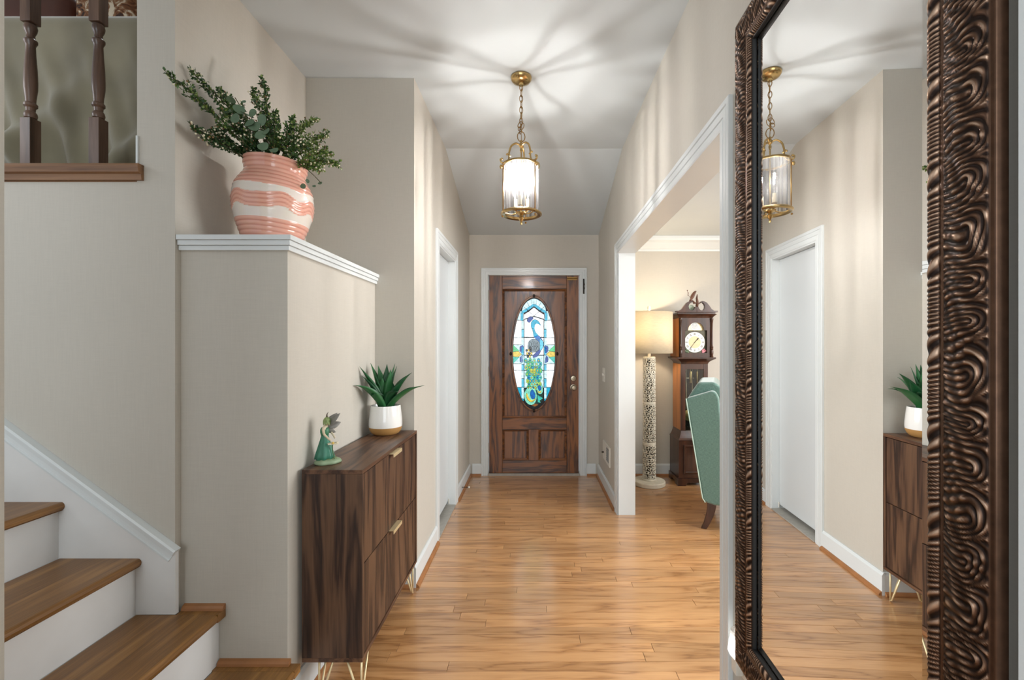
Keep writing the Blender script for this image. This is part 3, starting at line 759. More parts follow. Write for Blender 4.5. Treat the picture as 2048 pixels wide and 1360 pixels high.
bm = lathe(BM(), [(0.094, 0.0), (0.094, 0.250)], (0, 0, 0), 96, cap=False, fr=lambda a, r, z: r + 0.0006 * cos(48 * a))
g = obj('glass_cylinder', bm, m, lan, smooth='all', local=True, label='clear fluted glass cylinder')
g.location = (0, 0, 2.0575 - 1.99)
BULB = glow('glowing_filament', LANTERN_COL, LANTERN_L)
m, nt, p = new_mat('clear_bulb_glass'); N, L = nt.nodes, nt.links
tr = N.new('ShaderNodeBsdfTransparent'); tl = N.new('ShaderNodeBsdfGlossy'); tl.inputs['Roughness'].default_value = 0.05; ms = N.new('ShaderNodeMixShader'); ms.inputs[0].default_value = 0.04
L.new(tr.outputs[0], ms.inputs[1]); L.new(tl.outputs[0], ms.inputs[2]); L.new(ms.outputs[0], nt.nodes['Material Output'].inputs['Surface'])
BGLASS = m
SLV = plain('candle_sleeve', S(236, 222, 190), 0.5, 0.03)
for k, a in enumerate((2.5, 4.6, 0.5)):
    bx, by = 0.040 * cos(a), 0.040 * sin(a)
    obj('bulb_arm', tube(BM(), bez(lc(0.01 * cos(a), 0.01 * sin(a), 2.06), lc(0.03 * cos(a), 0.03 * sin(a), 2.058), lc(bx, by, 2.075), 6), 0.003, 8), BRASS, lan)
    obj('candle_cup', lathe(BM(), [(0, 2.074), (0.012, 2.076), (0.015, 2.084), (0.011, 2.086), (0, 2.086)], lc(bx, by, 0), 16), BRASS, lan, smooth=True)
    obj('candle_sleeve', lathe(BM(), [(0, 2.0865), (0.0095, 2.0865), (0.0095, 2.135), (0, 2.135)], lc(bx, by, 0), 16), SLV, lan, smooth=True)
    obj('bulb', lathe(BM(), [(0, 2.1355), (0.007, 2.136), (0.012, 2.165), (0.016, 2.195), (0.014, 2.225), (0.007, 2.255), (0, 2.272)], lc(bx, by, 0), 16), BGLASS, lan, smooth='all')
    fo = bpy.data.objects[lan.children[-1].name]
    obj('filament', lathe(BM(), [(0, 2.208), (0.0035, 2.209), (0.0035, 2.241), (0, 2.242)], lc(bx, by, 0), 10), BULB, fo)

# ================================================================== MIRROR
MZ0, MH, MW, FWD = 0.466, 1.734, 0.71, 0.095
yaw = -math.atan(0.0298)
mir = thing('wall_mirror', 'tall mirror in a wide carved bronze frame on the right wall', 'mirror', (0.559 + 0.0298 * (0.865 - 1), 0.865, MZ0), rotz=yaw)
m, nt, p = new_mat('mirror_silver'); setp(p, color=(0.93, 0.94, 0.94, 1), metal=1.0, rough=0.0)
iw, z0, z1 = MW / 2 - FWD, FWD, MH - FWD
bm = BM(); q = 0.023
def rect(x, i): return [bm.verts.new(v) for v in ((x, -iw + i, z0 + i), (x, iw - i, z0 + i), (x, iw - i, z1 - i), (x, -iw + i, z1 - i))]
inner, outer, back = rect(0.0, q), rect(0.0020, 0.0), rect(0.005, 0.0)
bm.faces.new(inner[::-1]); bm.faces.new(back)
for A, Bq in ((inner, outer), (outer, back)):
    for k in range(4): bm.faces.new((A[k], A[(k + 1) % 4], Bq[(k + 1) % 4], Bq[k]))
obj('mirror_glass', bm, m, mir, local=True, label='bevelled mirror glass')
obj('backing_board', B(0.0055, 0.009, -MW / 2 + 0.012, MW / 2 - 0.012, 0.012, MH - 0.012), DARK, mir, local=True)
# carved frame: a fine grid for each side, the carving is a height field
m, nt, p = new_mat('carved_bronze'); N, L = nt.nodes, nt.links
setp(p, metal=0.75, rough=0.33)
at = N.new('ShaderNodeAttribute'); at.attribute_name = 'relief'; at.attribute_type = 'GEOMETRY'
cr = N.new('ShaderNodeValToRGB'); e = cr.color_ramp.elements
e[0].position = 0.18; e[0].color = S(40, 28, 22); e[1].position = 0.98; e[1].color = S(196, 166, 142)  # patina by relief height; ridge highlights are put into the colour too
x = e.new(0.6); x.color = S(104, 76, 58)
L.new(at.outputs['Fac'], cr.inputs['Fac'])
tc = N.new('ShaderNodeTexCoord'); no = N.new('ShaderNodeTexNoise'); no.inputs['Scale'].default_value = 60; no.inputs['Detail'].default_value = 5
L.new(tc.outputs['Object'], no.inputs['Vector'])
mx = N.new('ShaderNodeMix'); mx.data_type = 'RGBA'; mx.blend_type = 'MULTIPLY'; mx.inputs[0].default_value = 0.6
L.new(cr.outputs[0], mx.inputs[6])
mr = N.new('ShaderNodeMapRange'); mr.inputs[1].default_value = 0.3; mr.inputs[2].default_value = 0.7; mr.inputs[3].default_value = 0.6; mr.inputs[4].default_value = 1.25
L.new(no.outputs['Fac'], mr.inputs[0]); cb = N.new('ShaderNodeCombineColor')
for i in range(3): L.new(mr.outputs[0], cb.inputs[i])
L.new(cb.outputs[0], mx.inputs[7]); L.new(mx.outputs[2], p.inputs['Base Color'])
BRONZE = m
LINER = plain('black_liner', S(14, 13, 12), 0.5, 0.0)
import numpy as np
def relief(a, v):
    """a along the side in metres, v 0 outer .. 1 inner. returns height (m) and relief 0..1"""
    base = np.full_like(v, 0.014); r = np.full_like(v, 0.45)
    per = 0.057
    wob = 0.0045 * np.sin(a * 41.0) + 0.003 * np.sin(a * 97.0 + 1.3)
    # outer flat bead
    k = v < 0.085
    base[k] = 0.0142
    r[k] = 0.45
    # main carved cushion
    k = (v >= 0.085) & (v < 0.70)
    t = (v - 0.085) / 0.615
    cush = 0.0160 + 0.0070 * np.sin(np.pi * np.clip(t, 0, 1)) ** 0.8
    vp = 1 - t                                       # 0 inner edge .. 1 outer edge
    u = (a + wob) / per + 0.05 * np.sin(vp * 5.0 + a * 30) - 0.18 * vp ** 4
    cell = np.floor(u); uu = u - cell - 0.5
    vv = np.maximum(vp - 0.66 - 0.06 * np.sin(cell * 1.7), 0) * 1.25
    f = np.hypot(uu, vv)
    wv = 0.5 + 0.5 * np.cos(2 * np.pi * f * 7.0 + 0.9 * np.sin(cell * 2.1) + 0.25 * np.sin(a * 210 + vp * 9))
    wv = wv * (0.72 + 0.28 * np.sin(vp * 17 + a * 260 + 3 * np.sin(a * 73)))
    edge = np.clip((vp - 0.66) / 0.34, 0, 1)
    leaf = np.clip(1 - np.abs(uu + 0.5 - 0.25 * (1 - vp)) * 7, 0, 1) * edge    # pointed leaf between two loops
    wv = np.maximum(wv * np.clip(1.15 - 0.75 * edge * (f > 0.5), 0.15, 1), leaf)
    hm = cush + 0.0042 * (wv - 0.5) * np.clip(np.minimum(t, 1 - t) * 9 + 0.25, 0, 1)
    base[k] = hm[k]; r[k] = wv[k]
    # smooth groove
    k = (v >= 0.70) & (v < 0.775)
    base[k] = 0.0150; r[k] = 0.5
    # inner bead with slanted gadroons
    k = (v >= 0.775) & (v < 0.975)
    t2 = np.clip((v - 0.775) / 0.20, 0, 1)
    w2 = 0.5 + 0.5 * np.cos(2 * np.pi * (a * 112 + t2 * 0.9 + 1.4 * np.sin(a * 55)))
    hb = 0.0125 + 0.0065 * np.sin(np.pi * t2) ** 0.8 + 0.0024 * (w2 - 0.5)
    base[k] = hb[k]; r[k] = w2[k]
    k = v >= 0.975
    base[k] = 0.0105; r[k] = 0.2
    return base, np.clip(r, 0, 1)
VS = np.concatenate([[0, 0.0, 0.01], np.linspace(0.03, 0.08, 3), np.linspace(0.088, 0.70, 46), [0.708, 0.73, 0.765], np.linspace(0.778, 0.974, 16), [0.985, 1.0, 1.0]])
def frame_side(length, place, step=0.0022):
    n = int(length / step); ss = np.linspace(0, 1, n + 1)
    Vv, Ss = np.meshgrid(VS, ss)
    A = Vv * FWD + Ss * (length - 2 * Vv * FWD)      # mitred ends
    h, r = relief(A, Vv)
    h[:, 0] = 0.0; r[:, 0] = 0.4
    h[:, 1] = 0.0125
    h[:, -1] = 0.0; r[:, -1] = 0.0
    co = place(A, Vv * FWD, -h).reshape(-1, 3)
    m_ = len(VS); idx = np.arange((n + 1) * m_).reshape(n + 1, m_)
    f = np.stack([idx[:-1, :-1], idx[1:, :-1], idx[1:, 1:], idx[:-1, 1:]], -1).reshape(-1, 4)
    me = bpy.data.meshes.new('frame_side')
    me.from_pydata(co.tolist(), [], f.tolist())
    at_ = me.attributes.new('relief', 'FLOAT', 'POINT'); at_.data.foreach_set('value', r.reshape(-1).astype(np.float32))
    me.polygons.foreach_set('use_smooth', np.ones(len(f), dtype=bool))
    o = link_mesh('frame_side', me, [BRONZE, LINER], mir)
    mi = np.zeros((n, m_ - 1), dtype=np.int32); mi[:, -2:] = 1
    me.polygons.foreach_set('material_index', mi.reshape(-1))
    me.update()
    return o
st_ = lambda x, y, z: np.stack([x, y, z], -1)
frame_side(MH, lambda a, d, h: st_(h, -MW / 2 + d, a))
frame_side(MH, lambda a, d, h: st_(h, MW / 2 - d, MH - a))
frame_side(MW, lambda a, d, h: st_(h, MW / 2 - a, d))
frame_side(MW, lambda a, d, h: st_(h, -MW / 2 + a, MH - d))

# ================================================================== SHOE CABINET
X0, X1, Y0, Y1, Z0, Z1 = -0.8585, -0.634, 1.645, 2.411, 0.156, 0.868
t = 0.016
cab = thing('shoe_cabinet', 'dark walnut shoe cabinet on gold hairpin legs against the half wall', 'cabinet', ((X0 + X1) / 2, (Y0 + Y1) / 2, 0))
obj('top', B(X0, X1, Y0, Y1, Z1 - t, Z1), WALNUTX, cab, bevel=0.0012)
obj('bottom', B(X0, X1, Y0, Y1, Z0, Z0 + t), WALNUTX, cab, bevel=0.0012)
obj('side_panel', B(X0, X1, Y0, Y0 + t, Z0 + t, Z1 - t), WALNUT, cab, at=(X0, Y0, Z0), bevel=0.0008)
obj('side_panel', B(X0, X1, Y1 - t, Y1, Z0 + t, Z1 - t), WALNUT, cab, at=(X0, Y1, Z0), bevel=0.0008)
obj('back_panel', B(X0, X0 + 0.006, Y0 + t, Y1 - t, Z0 + t, Z1 - t), WALNUT, cab)
zm = (Z0 + Z1) / 2
for a, b, hz in ((zm + 0.002, Z1 - t - 0.004, Z1 - t - 0.012), (Z0 + t + 0.004, zm - 0.002, zm - 0.012)):
    d = obj('flap_door', B(X1 - t - 0.003, X1 - 0.003, Y0 + t + 0.0035, Y1 - t - 0.0035, a, b), WALNUT, cab, at=(X1, Y0 + 0.3 * a, a), bevel=0.001)
    bm = BM(); yc = (Y0 + Y1) / 2 - 0.01
    box(bm, X1 - 0.010, X1 + 0.018, yc - 0.06, yc + 0.06, b + 0.0002, b + 0.0022)
    box(bm, X1 + 0.0155, X1 + 0.018, yc - 0.06, yc + 0.06, b - 0.013, b + 0.0002)
    obj('handle', bm, GOLD, d)
def hairpin(x, y, sx, sy):
    bm = BM(); foot = Vector((x, y, 0.004))
    for ox, oy in ((0, -sy * 0.07), (-sx * 0.055, 0)):
        pts = [(x + ox, y + oy, Z0 - 0.0005), (x + ox * 0.25, y + oy * 0.25, 0.03)] + [(x + ox * 0.16, y + oy * 0.16, 0.012), (x, y, 0.0045)]
        tube(bm, pts, 0.0042, 8)
    tube(bm, [(x, y, Z0 - 0.0005), (x, y, 0.0045)], 0.0042, 8)
    sphere(bm, (x, y, 0.0046), 0.0045, u=10, v=6)
    return bm
for x, y, sx, sy in ((X0 + 0.055, Y0 + 0.02, -1, -1), (X1 - 0.012, Y0 + 0.02, 1, -1), (X0 + 0.055, Y1 - 0.03, -1, 1), (X1 - 0.015, Y1 - 0.03, 1, 1)):
    obj('hairpin_leg', hairpin(x, y, sx, sy), GOLD, cab, smooth='all')

# ================================================================== FAIRY FIGURINE
FC = (-0.812, 1.745, Z1)
fy = thing('fairy_figurine', 'small green fairy figurine with grey wings holding a white flower on the cabinet', 'figurine', FC)
fp = lambda x, y, z: (FC[0] + x, FC[1] + y, FC[2] + z)
C = lambda n, c, r=0.45: plain(n, c, r, 0.12, 60)
obj('mossy_base', lathe(BM(), [(0, 0.0003), (0.045, 0.0003), (0.049, 0.006), (0.045, 0.014), (0.030, 0.020), (0, 0.022)], fp(0.002, 0, 0), 30, fr=lambda a, r, z: r * (1 + 0.06 * sin(3 * a + 1) + 0.03 * sin(7 * a))), C('moss_green', S(140, 160, 128)), fy, smooth='all')
gown = lathe(BM(), [(0.036, 0.018), (0.033, 0.035), (0.026, 0.060), (0.019, 0.085), (0.014, 0.104), (0.013, 0.112)], fp(-0.008, 0, 0), 40,
             fr=lambda a, r, z: r * (1 + 0.09 * sin(9 * a) * (0.125 - z) * 9))
obj('gown', gown, C('teal_green_gown', S(62, 124, 102)), fy, smooth='all')
def skin(name, verts, edges, mat, parent, sub=1, label=None):
    base = org(parent)
    me = bpy.data.meshes.new(name)
    me.from_pydata([Vector(v[:3]) - base for v in verts], edges, [])
    o = link_mesh(name, me, mat, parent)
    o.modifiers.new('skin', 'SKIN')
    for i, v in enumerate(verts):
        sv = me.skin_vertices[0].data[i]
        rr = v[3]; sv.radius = (rr, rr) if not isinstance(rr, tuple) else rr
        sv.use_root = (i == 0)
    s = o.modifiers.new('sub', 'SUBSURF'); s.levels = sub; s.render_levels = sub
    for pl in me.polygons: pl.use_smooth = True
    if label: o['label'] = label
    return o
V = [fp(-0.008, 0, 0.104) + (0.012,), fp(-0.009, 0, 0.122) + (0.0135,), fp(-0.008, 0, 0.137) + (0.013,), fp(-0.004, 0, 0.147) + (0.005,), fp(0.001, -0.001, 0.156) + (0.010,), fp(0.003, -0.002, 0.166) + (0.0095,),
     fp(-0.008, -0.016, 0.137) + (0.006,), fp(0.000, -0.024, 0.116) + (0.0048,), fp(0.016, -0.020, 0.098) + (0.0038,), fp(0.024, -0.016, 0.090) + (0.004,),
     fp(-0.006, 0.016, 0.137) + (0.006,), fp(0.006, 0.022, 0.118) + (0.0048,), fp(0.020, 0.016, 0.102) + (0.0038,), fp(0.027, 0.010, 0.094) + (0.004,)]
skin('body', V, [(0, 1), (1, 2), (2, 3), (3, 4), (4, 5), (2, 6), (6, 7), (7, 8), (8, 9), (2, 10), (10, 11), (11, 12), (12, 13)], C('pale_porcelain_skin', S(206, 190, 164), 0.35), fy)
obj('bodice', lathe(BM(), [(0.0135, 0.108), (0.0165, 0.120), (0.0165, 0.131), (0.013, 0.139)], fp(-0.0085, 0, 0), 24), C('leaf_green_bodice', S(62, 122, 90)), fy, smooth='all')
def leafmesh(bm, base, d, n, ln, wd, curl=0.2, mi=0, segs=5, shape=0.8, fold=0.15, thick=0.0):
    """a leaf blade: base point, direction d, facing normal n"""
    base, d, n = Vector(base), Vector(d).normalized(), Vector(n)
    s = d.cross(n).normalized(); n = s.cross(d).normalized()
    rows = []
    for i in range(segs + 1):
        t_ = i / segs
        c_ = base + d * (ln * t_ * (1 - 0.2 * curl * t_)) + n * (-curl * ln * t_ * t_)
        w_ = wd * (sin(pi * min(0.999, t_ ** shape)) ** 0.9 + 0.04)
        rows.append([c_ - s * w_ + n * fold * w_, c_, c_ + s * w_ + n * fold * w_])
    vs = [[bm.verts.new(q) for q in r_] for r_ in rows]
    for A, Bq in zip(vs, vs[1:]):
        for k in (0, 1):
            bm.faces.new((A[k], A[k + 1], Bq[k + 1], Bq[k])).material_index = mi
    return bm
WG = C('grey_wing', S(128, 126, 120), 0.5)
def solid(o, th):
    s = o.modifiers.new('solid', 'SOLIDIFY'); s.thickness = th; s.offset = 0; return o
for nm, bp, dd, nn, ln, wd in (('wing', (-0.002, 0.004, 0.140), (0.55, 0.4, 1.0), (0.2, -1, 0.2), 0.066, 0.016), ('wing', (0.0, 0.008, 0.136), (1.0, 0.5, 0.5), (0.1, -1, 0.3), 0.052, 0.014),
                               ('wing', (0.008, 0.004, 0.146), (0.75, -0.1, 1.0), (-0.4, -1, 0.2), 0.064, 0.012), ('wing', (-0.004, 0.006, 0.132), (0.7, 0.5, -0.5), (0, -1, 0), 0.040, 0.010)):
    solid(obj(nm, leafmesh(BM(), fp(*bp), dd, nn, ln, wd, 0.15), WG, fy, smooth='all'), 0.0016)
HAT = C('pale_leaf_green', S(142, 160, 104), 0.5)
for k in range(7):
    a = k * 0.9 + 0.4
    solid(obj('hat_leaf', leafmesh(BM(), fp(0.000, 0, 0.181), (cos(a) * 0.75, sin(a) * 0.75, -1.0), (cos(a), sin(a), 0.5), 0.036, 0.0095, 0.25), HAT, fy, smooth='all'), 0.0014)
obj('hat_tip', tube(BM(), bez(fp(0, 0, 0.180), fp(-0.002, 0, 0.190), fp(0.006, 0, 0.199), 6), [0.004, 0.0035, 0.003, 0.0024, 0.0018, 0.0012, 0.0006]), C('brown_stem', S(92, 80, 66)), fy, smooth='all')
obj('flower_stem', tube(BM(), bez(fp(0.034, -0.008, 0.018), fp(0.022, -0.012, 0.06), fp(0.030, -0.012, 0.082), 8), 0.002), C('stem_green', S(70, 104, 62)), fy)
PET = C('cream_petal', S(236, 226, 200), 0.4)
for k in range(6):
    a = k * pi / 3
    solid(obj('petal', leafmesh(BM(), fp(0.031, -0.013, 0.076), (cos(a), sin(a) * 0.8 - 0.25, 0.35), (0, -0.4, 1), 0.024, 0.0065, 0.25), PET, fy, smooth='all'), 0.0012)
obj('flower_heart', sphere(BM(), fp(0.031, -0.015, 0.080), 0.005), C('yellow_stamen', S(214, 178, 80)), fy, smooth='all')
for k in range(5):
    a = -0.9 + k * 0.7
    solid(obj('ground_leaf', leafmesh(BM(), fp(0.018 + 0.008 * cos(a * 3), -0.018 + 0.006 * k, 0.017), (cos(a), sin(a), 0.6), (0, 0, 1), 0.024, 0.005, 0.3), HAT, fy, smooth='all'), 0.001)

# ================================================================== AGAVE ON THE CABINET
AC = (-0.772, 2.315, Z1)
ag = thing('potted_agave', 'green agave in a white and tan ceramic pot on the walnut cabinet', 'potted plant', AC)
prof = [(0.066, 0.0405), (0.0795, 0.0405), (0.0825, 0.052), (0.082, 0.075), (0.079, 0.110), (0.0755, 0.146), (0.0745, 0.150), (0.0715, 0.150), (0.070, 0.146), (0.068, 0.128), (0.066, 0.1275)]
obj('pot', lathe(BM(), [(0.075, 0.0402), (0.0828, 0.0402), (0.0838, 0.052), (0.083, 0.075), (0.0795, 0.110), (0.0755, 0.146), (0.0745, 0.150), (0.0715, 0.150), (0.070, 0.146), (0.069, 0.130)], AC, 48, cap=False), plain('white_glazed_ceramic', S(236, 235, 232), 0.12, 0.01, 4, coat=0.5), ag, smooth=True)
obj('pot_base', lathe(BM(), [(0, 0.0004), (0.056, 0.0004), (0.066, 0.006), (0.076, 0.018), (0.0826, 0.036), (0.0829, 0.0400), (0, 0.0400)], AC, 48), plain('tan_raw_ceramic', S(172, 128, 72), 0.65, 0.05, 40), ag, smooth=True, label='unglazed tan lower band')
obj('soil', lathe(BM(), [(0, 0.128), (0.066, 0.128), (0.066, 0.132), (0, 0.136)], AC, 24), plain('dark_soil', S(44, 34, 26), 0.9, 0.3, 90), ag)
m, nt, p = new_mat('agave_leaf'); N, L = nt.nodes, nt.links; setp(p, rough=0.42, spec=0.4)
oi = N.new('ShaderNodeObjectInfo'); cr = N.new('ShaderNodeValToRGB')
cr.color_ramp.elements[0].color = S(18, 66, 40); cr.color_ramp.elements[1].color = S(52, 112, 62)
tc = N.new('ShaderNodeTexCoord'); no = N.new('ShaderNodeTexNoise'); no.inputs['Scale'].default_value = 25
L.new(tc.outputs['Object'], no.inputs['Vector'])
ma = N.new('ShaderNodeMath'); ma.operation = 'MULTIPLY_ADD'; ma.inputs[1].default_value = 0.5; L.new(no.outputs['Fac'], ma.inputs[0]); L.new(oi.outputs['Random'], ma.inputs[2])
mm = N.new('ShaderNodeMath'); mm.operation = 'MULTIPLY'; mm.inputs[1].default_value = 0.7; L.new(ma.outputs[0], mm.inputs[0])
L.new(mm.outputs[0], cr.inputs['Fac']); L.new(cr.outputs[0], p.inputs['Base Color'])
AGV = m
def agave_leaf(base, tip, mid_up, wd):
    """thick channelled blade: bezier spine, widest at 45 %, spine tip"""
    base, tip = Vector(base), Vector(tip)
    mid = (base + tip) / 2 + Vector((0, 0, mid_up)) + (tip - base).cross(Vector((0, 0, 1))) * 0.0
    sp_ = bez(base, mid, tip, 12); bm = BM(); rows = []
    side_ = (tip - base).cross(Vector((0, 0, 1)))
    if side_.length < 0.03: side_ = Vector((1, 0.3, 0))
    side_.normalize()
    for i, c_ in enumerate(sp_):
        t_ = i / 12
        d_ = (sp_[min(i + 1, 12)] - sp_[max(i - 1, 0)]).normalized(); n_ = side_.cross(d_).normalized()
        if n_.z < 0: n_ = -n_
        w_ = wd * (0.55 + 0.45 * sin(pi * min(1, t_ / 0.9))) * (1 - t_ ** 3.2) + 0.0004
        th = 0.0035 * (1 - t_) + 0.0006
        rows.append([bm.verts.new(q) for q in (c_ - side_ * w_ + n_ * w_ * 0.32, c_ - side_ * w_ * 0.5 + n_ * w_ * 0.08, c_ + n_ * 0.0, c_ + side_ * w_ * 0.5 + n_ * w_ * 0.08, c_ + side_ * w_ + n_ * w_ * 0.32, c_ + side_ * w_ * 0.5 + n_ * (w_ * 0.08 - th), c_ - n_ * th, c_ - side_ * w_ * 0.5 + n_ * (w_ * 0.08 - th))])
    for A, Bq in zip(rows, rows[1:]):
        for k in range(8): bm.faces.new((A[k], A[(k + 1) % 8], Bq[(k + 1) % 8], Bq[k]))
    bm.faces.new(rows[0]); bm.faces.new(rows[-1][::-1])
    return bm
ap = lambda x, y, z: (AC[0] + x, AC[1] + y, AC[2] + z)
pl = lambda px, py, dy=0.0: tuple(T(px, py, AC[1] + dy))
LV = [((707, 771, -0.175), 0.06, 0.026), ((849, 771, -0.07), 0.045, 0.024), ((719, 733, -0.10), 0.02, 0.022), ((824, 745, -0.02), 0.05, 0.022), ((741, 726, 0.015), 0.02, 0.021),
      ((790, 727, 0.0), 0.02, 0.021), ((756, 731, 0.04), 0.03, 0.018), ((774, 728, 0.04), 0.02, 0.018), ((794, 732, 0.03), 0.03, 0.018), ((812, 752, 0.07), 0.05, 0.018),
      ((724, 752, -0.09), 0.04, 0.018), ((764, 755, -0.04), 0.01, 0.028), ((775, 745, 0.0), 0.01, 0.026), ((730, 745, -0.06), 0.03, 0.023), ((810, 760, -0.05), 0.04, 0.022), ((748, 742, -0.03), 0.02, 0.019), ((782, 738, -0.03), 0.02, 0.019), ((796, 785, -0.115), 0.07, 0.022), ((742, 792, -0.11), 0.07, 0.021), ((835, 775, 0.04), 0.06, 0.018)]
for (px, py, dy), up, wd in LV:
    tip = pl(px, py, dy); dxx = tip[0] - AC[0]; dyy = tip[1] - AC[1]; ln = hypot(dxx, dyy) or 1
    rr = 0.018 if py > 735 else 0.008
    obj('leaf', agave_leaf(ap(dxx / ln * rr, dyy / ln * rr, 0.132), tip, up, wd * 1.6), AGV, ag, smooth='all')

# ================================================================== RIBBED PINK VASE AND GREENERY ON THE LEDGE
VC = (-1.062, 1.80, 1.717)
vase = thing('ceramic_vase', 'large ribbed pink vase with wavy cream bands on the white ledge', 'vase', VC)
m, nt, p = new_mat('pink_glazed_stripes'); N, L = nt.nodes, nt.links
setp(p, rough=0.16, coat=0.4)
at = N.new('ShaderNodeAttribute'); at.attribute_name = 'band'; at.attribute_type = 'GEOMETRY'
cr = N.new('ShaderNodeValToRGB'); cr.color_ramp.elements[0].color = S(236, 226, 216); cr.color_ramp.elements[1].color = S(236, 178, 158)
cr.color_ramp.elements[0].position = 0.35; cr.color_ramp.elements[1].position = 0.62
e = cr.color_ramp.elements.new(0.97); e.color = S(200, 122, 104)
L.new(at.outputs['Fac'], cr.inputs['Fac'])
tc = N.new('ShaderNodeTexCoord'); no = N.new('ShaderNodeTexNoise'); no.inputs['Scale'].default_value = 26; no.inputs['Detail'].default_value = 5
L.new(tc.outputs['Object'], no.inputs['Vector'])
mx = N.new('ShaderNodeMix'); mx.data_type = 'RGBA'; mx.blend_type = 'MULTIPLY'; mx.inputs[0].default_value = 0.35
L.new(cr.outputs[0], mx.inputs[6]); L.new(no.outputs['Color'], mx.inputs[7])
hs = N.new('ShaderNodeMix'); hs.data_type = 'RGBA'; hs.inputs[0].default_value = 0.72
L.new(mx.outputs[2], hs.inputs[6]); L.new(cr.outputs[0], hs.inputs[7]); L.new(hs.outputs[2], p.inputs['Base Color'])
VPROF = [(0.0, 0.092), (0.03, 0.104), (0.06, 0.116), (0.10, 0.131), (0.14, 0.142), (0.18, 0.1465), (0.21, 0.146), (0.24, 0.139), (0.265, 0.126), (0.285, 0.112), (0.298, 0.107), (0.31, 0.1085), (0.325, 0.114), (0.345, 0.115)]
def vrad(z):
    for (z0_, r0), (z1_, r1) in zip(VPROF, VPROF[1:]):
        if z <= z1_:
            t_ = (z - z0_) / (z1_ - z0_); return r0 + (r1 - r0) * t_
    return VPROF[-1][1]
zs = np.concatenate([[0.0004], np.linspace(0.003, 0.345, 150)]); nseg = 96
co = []; bd = []
for z_ in zs:
    rb = (vrad(max(0, z_ - 0.01)) + vrad(z_) * 2 + vrad(min(0.345, z_ + 0.01))) / 4
    for k in range(nseg):
        a = 2 * pi * k / nseg
        wv = 0.009 * sin(6 * a + 0.9) + 0.004 * sin(9 * a + 2)
        zz = z_ - wv * min(1, max(0, (z_ - 0.105) / 0.04)) * min(1, max(0, (0.232 - z_) / 0.04))
        cream = (0.100 < zz < 0.137) or (0.194 < zz < 0.224 + 0.004 * sin(2 * a))
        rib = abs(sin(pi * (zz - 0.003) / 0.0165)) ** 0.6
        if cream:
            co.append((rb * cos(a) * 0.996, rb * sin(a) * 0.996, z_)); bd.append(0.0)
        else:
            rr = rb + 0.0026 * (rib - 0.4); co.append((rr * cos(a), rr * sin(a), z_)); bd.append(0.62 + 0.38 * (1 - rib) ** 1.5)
for r_, z_ in ((0.110, 0.346), (0.104, 0.340), (0.100, 0.300), (0.120, 0.26), (0.0, 0.22)):
    for k in range(nseg):
        a = 2 * pi * k / nseg; co.append((r_ * cos(a), r_ * sin(a), z_)); bd.append(0.7)
nr = len(co) // nseg; fc = []
for i in range(nr - 1):
    for k in range(nseg):
        fc.append((i * nseg + k, i * nseg + (k + 1) % nseg, (i + 1) * nseg + (k + 1) % nseg, (i + 1) * nseg + k))
fc.append(tuple(range(nseg))[::-1])
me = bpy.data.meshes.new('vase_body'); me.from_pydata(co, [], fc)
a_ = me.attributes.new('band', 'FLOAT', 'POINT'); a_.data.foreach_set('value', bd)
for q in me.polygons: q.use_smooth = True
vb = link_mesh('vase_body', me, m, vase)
vase.rotation_euler = (0, 0.055, 0)
bq = thing('greenery_bouquet', 'bouquet of small leaved evergreen sprigs and eucalyptus standing in the pink vase', 'bouquet', (VC[0], VC[1], 2.0))
LG = [plain('boxwood_leaf_%s' % n, c, 0.38, 0.25, 60, spec=0.5) for n, c in (('dark', S(32, 68, 30)), ('mid', S(62, 98, 40)), ('light', S(112, 134, 62)))]
BUD = plain('cream_bud', S(226, 218, 190), 0.5, 0.1, 60); BUDB = plain('brown_bud', S(128, 96, 60), 0.5, 0.15, 60)
STEM = plain('green_brown_stem', S(72, 70, 40), 0.6, 0.2, 40)
rs = random.Random(5)
def tinyleaf(bm, c_, d_, ln, wd, mi):
    d_ = d_.normalized(); s_ = d_.cross(Vector((rs.uniform(-1, 1), rs.uniform(-1, 1), rs.uniform(-1, 1))))
    if s_.length < 1e-4: return
    s_.normalize(); n_ = s_.cross(d_)
    a_, b_ = bm.verts.new(c_), bm.verts.new(c_ + d_ * ln)
    l_, r_ = bm.verts.new(c_ + d_ * ln * 0.5 + s_ * wd + n_ * wd * 0.4), bm.verts.new(c_ + d_ * ln * 0.5 - s_ * wd + n_ * wd * 0.4)
    for f_ in ((a_, l_, b_), (a_, b_, r_)): bm.faces.new(f_).material_index = mi
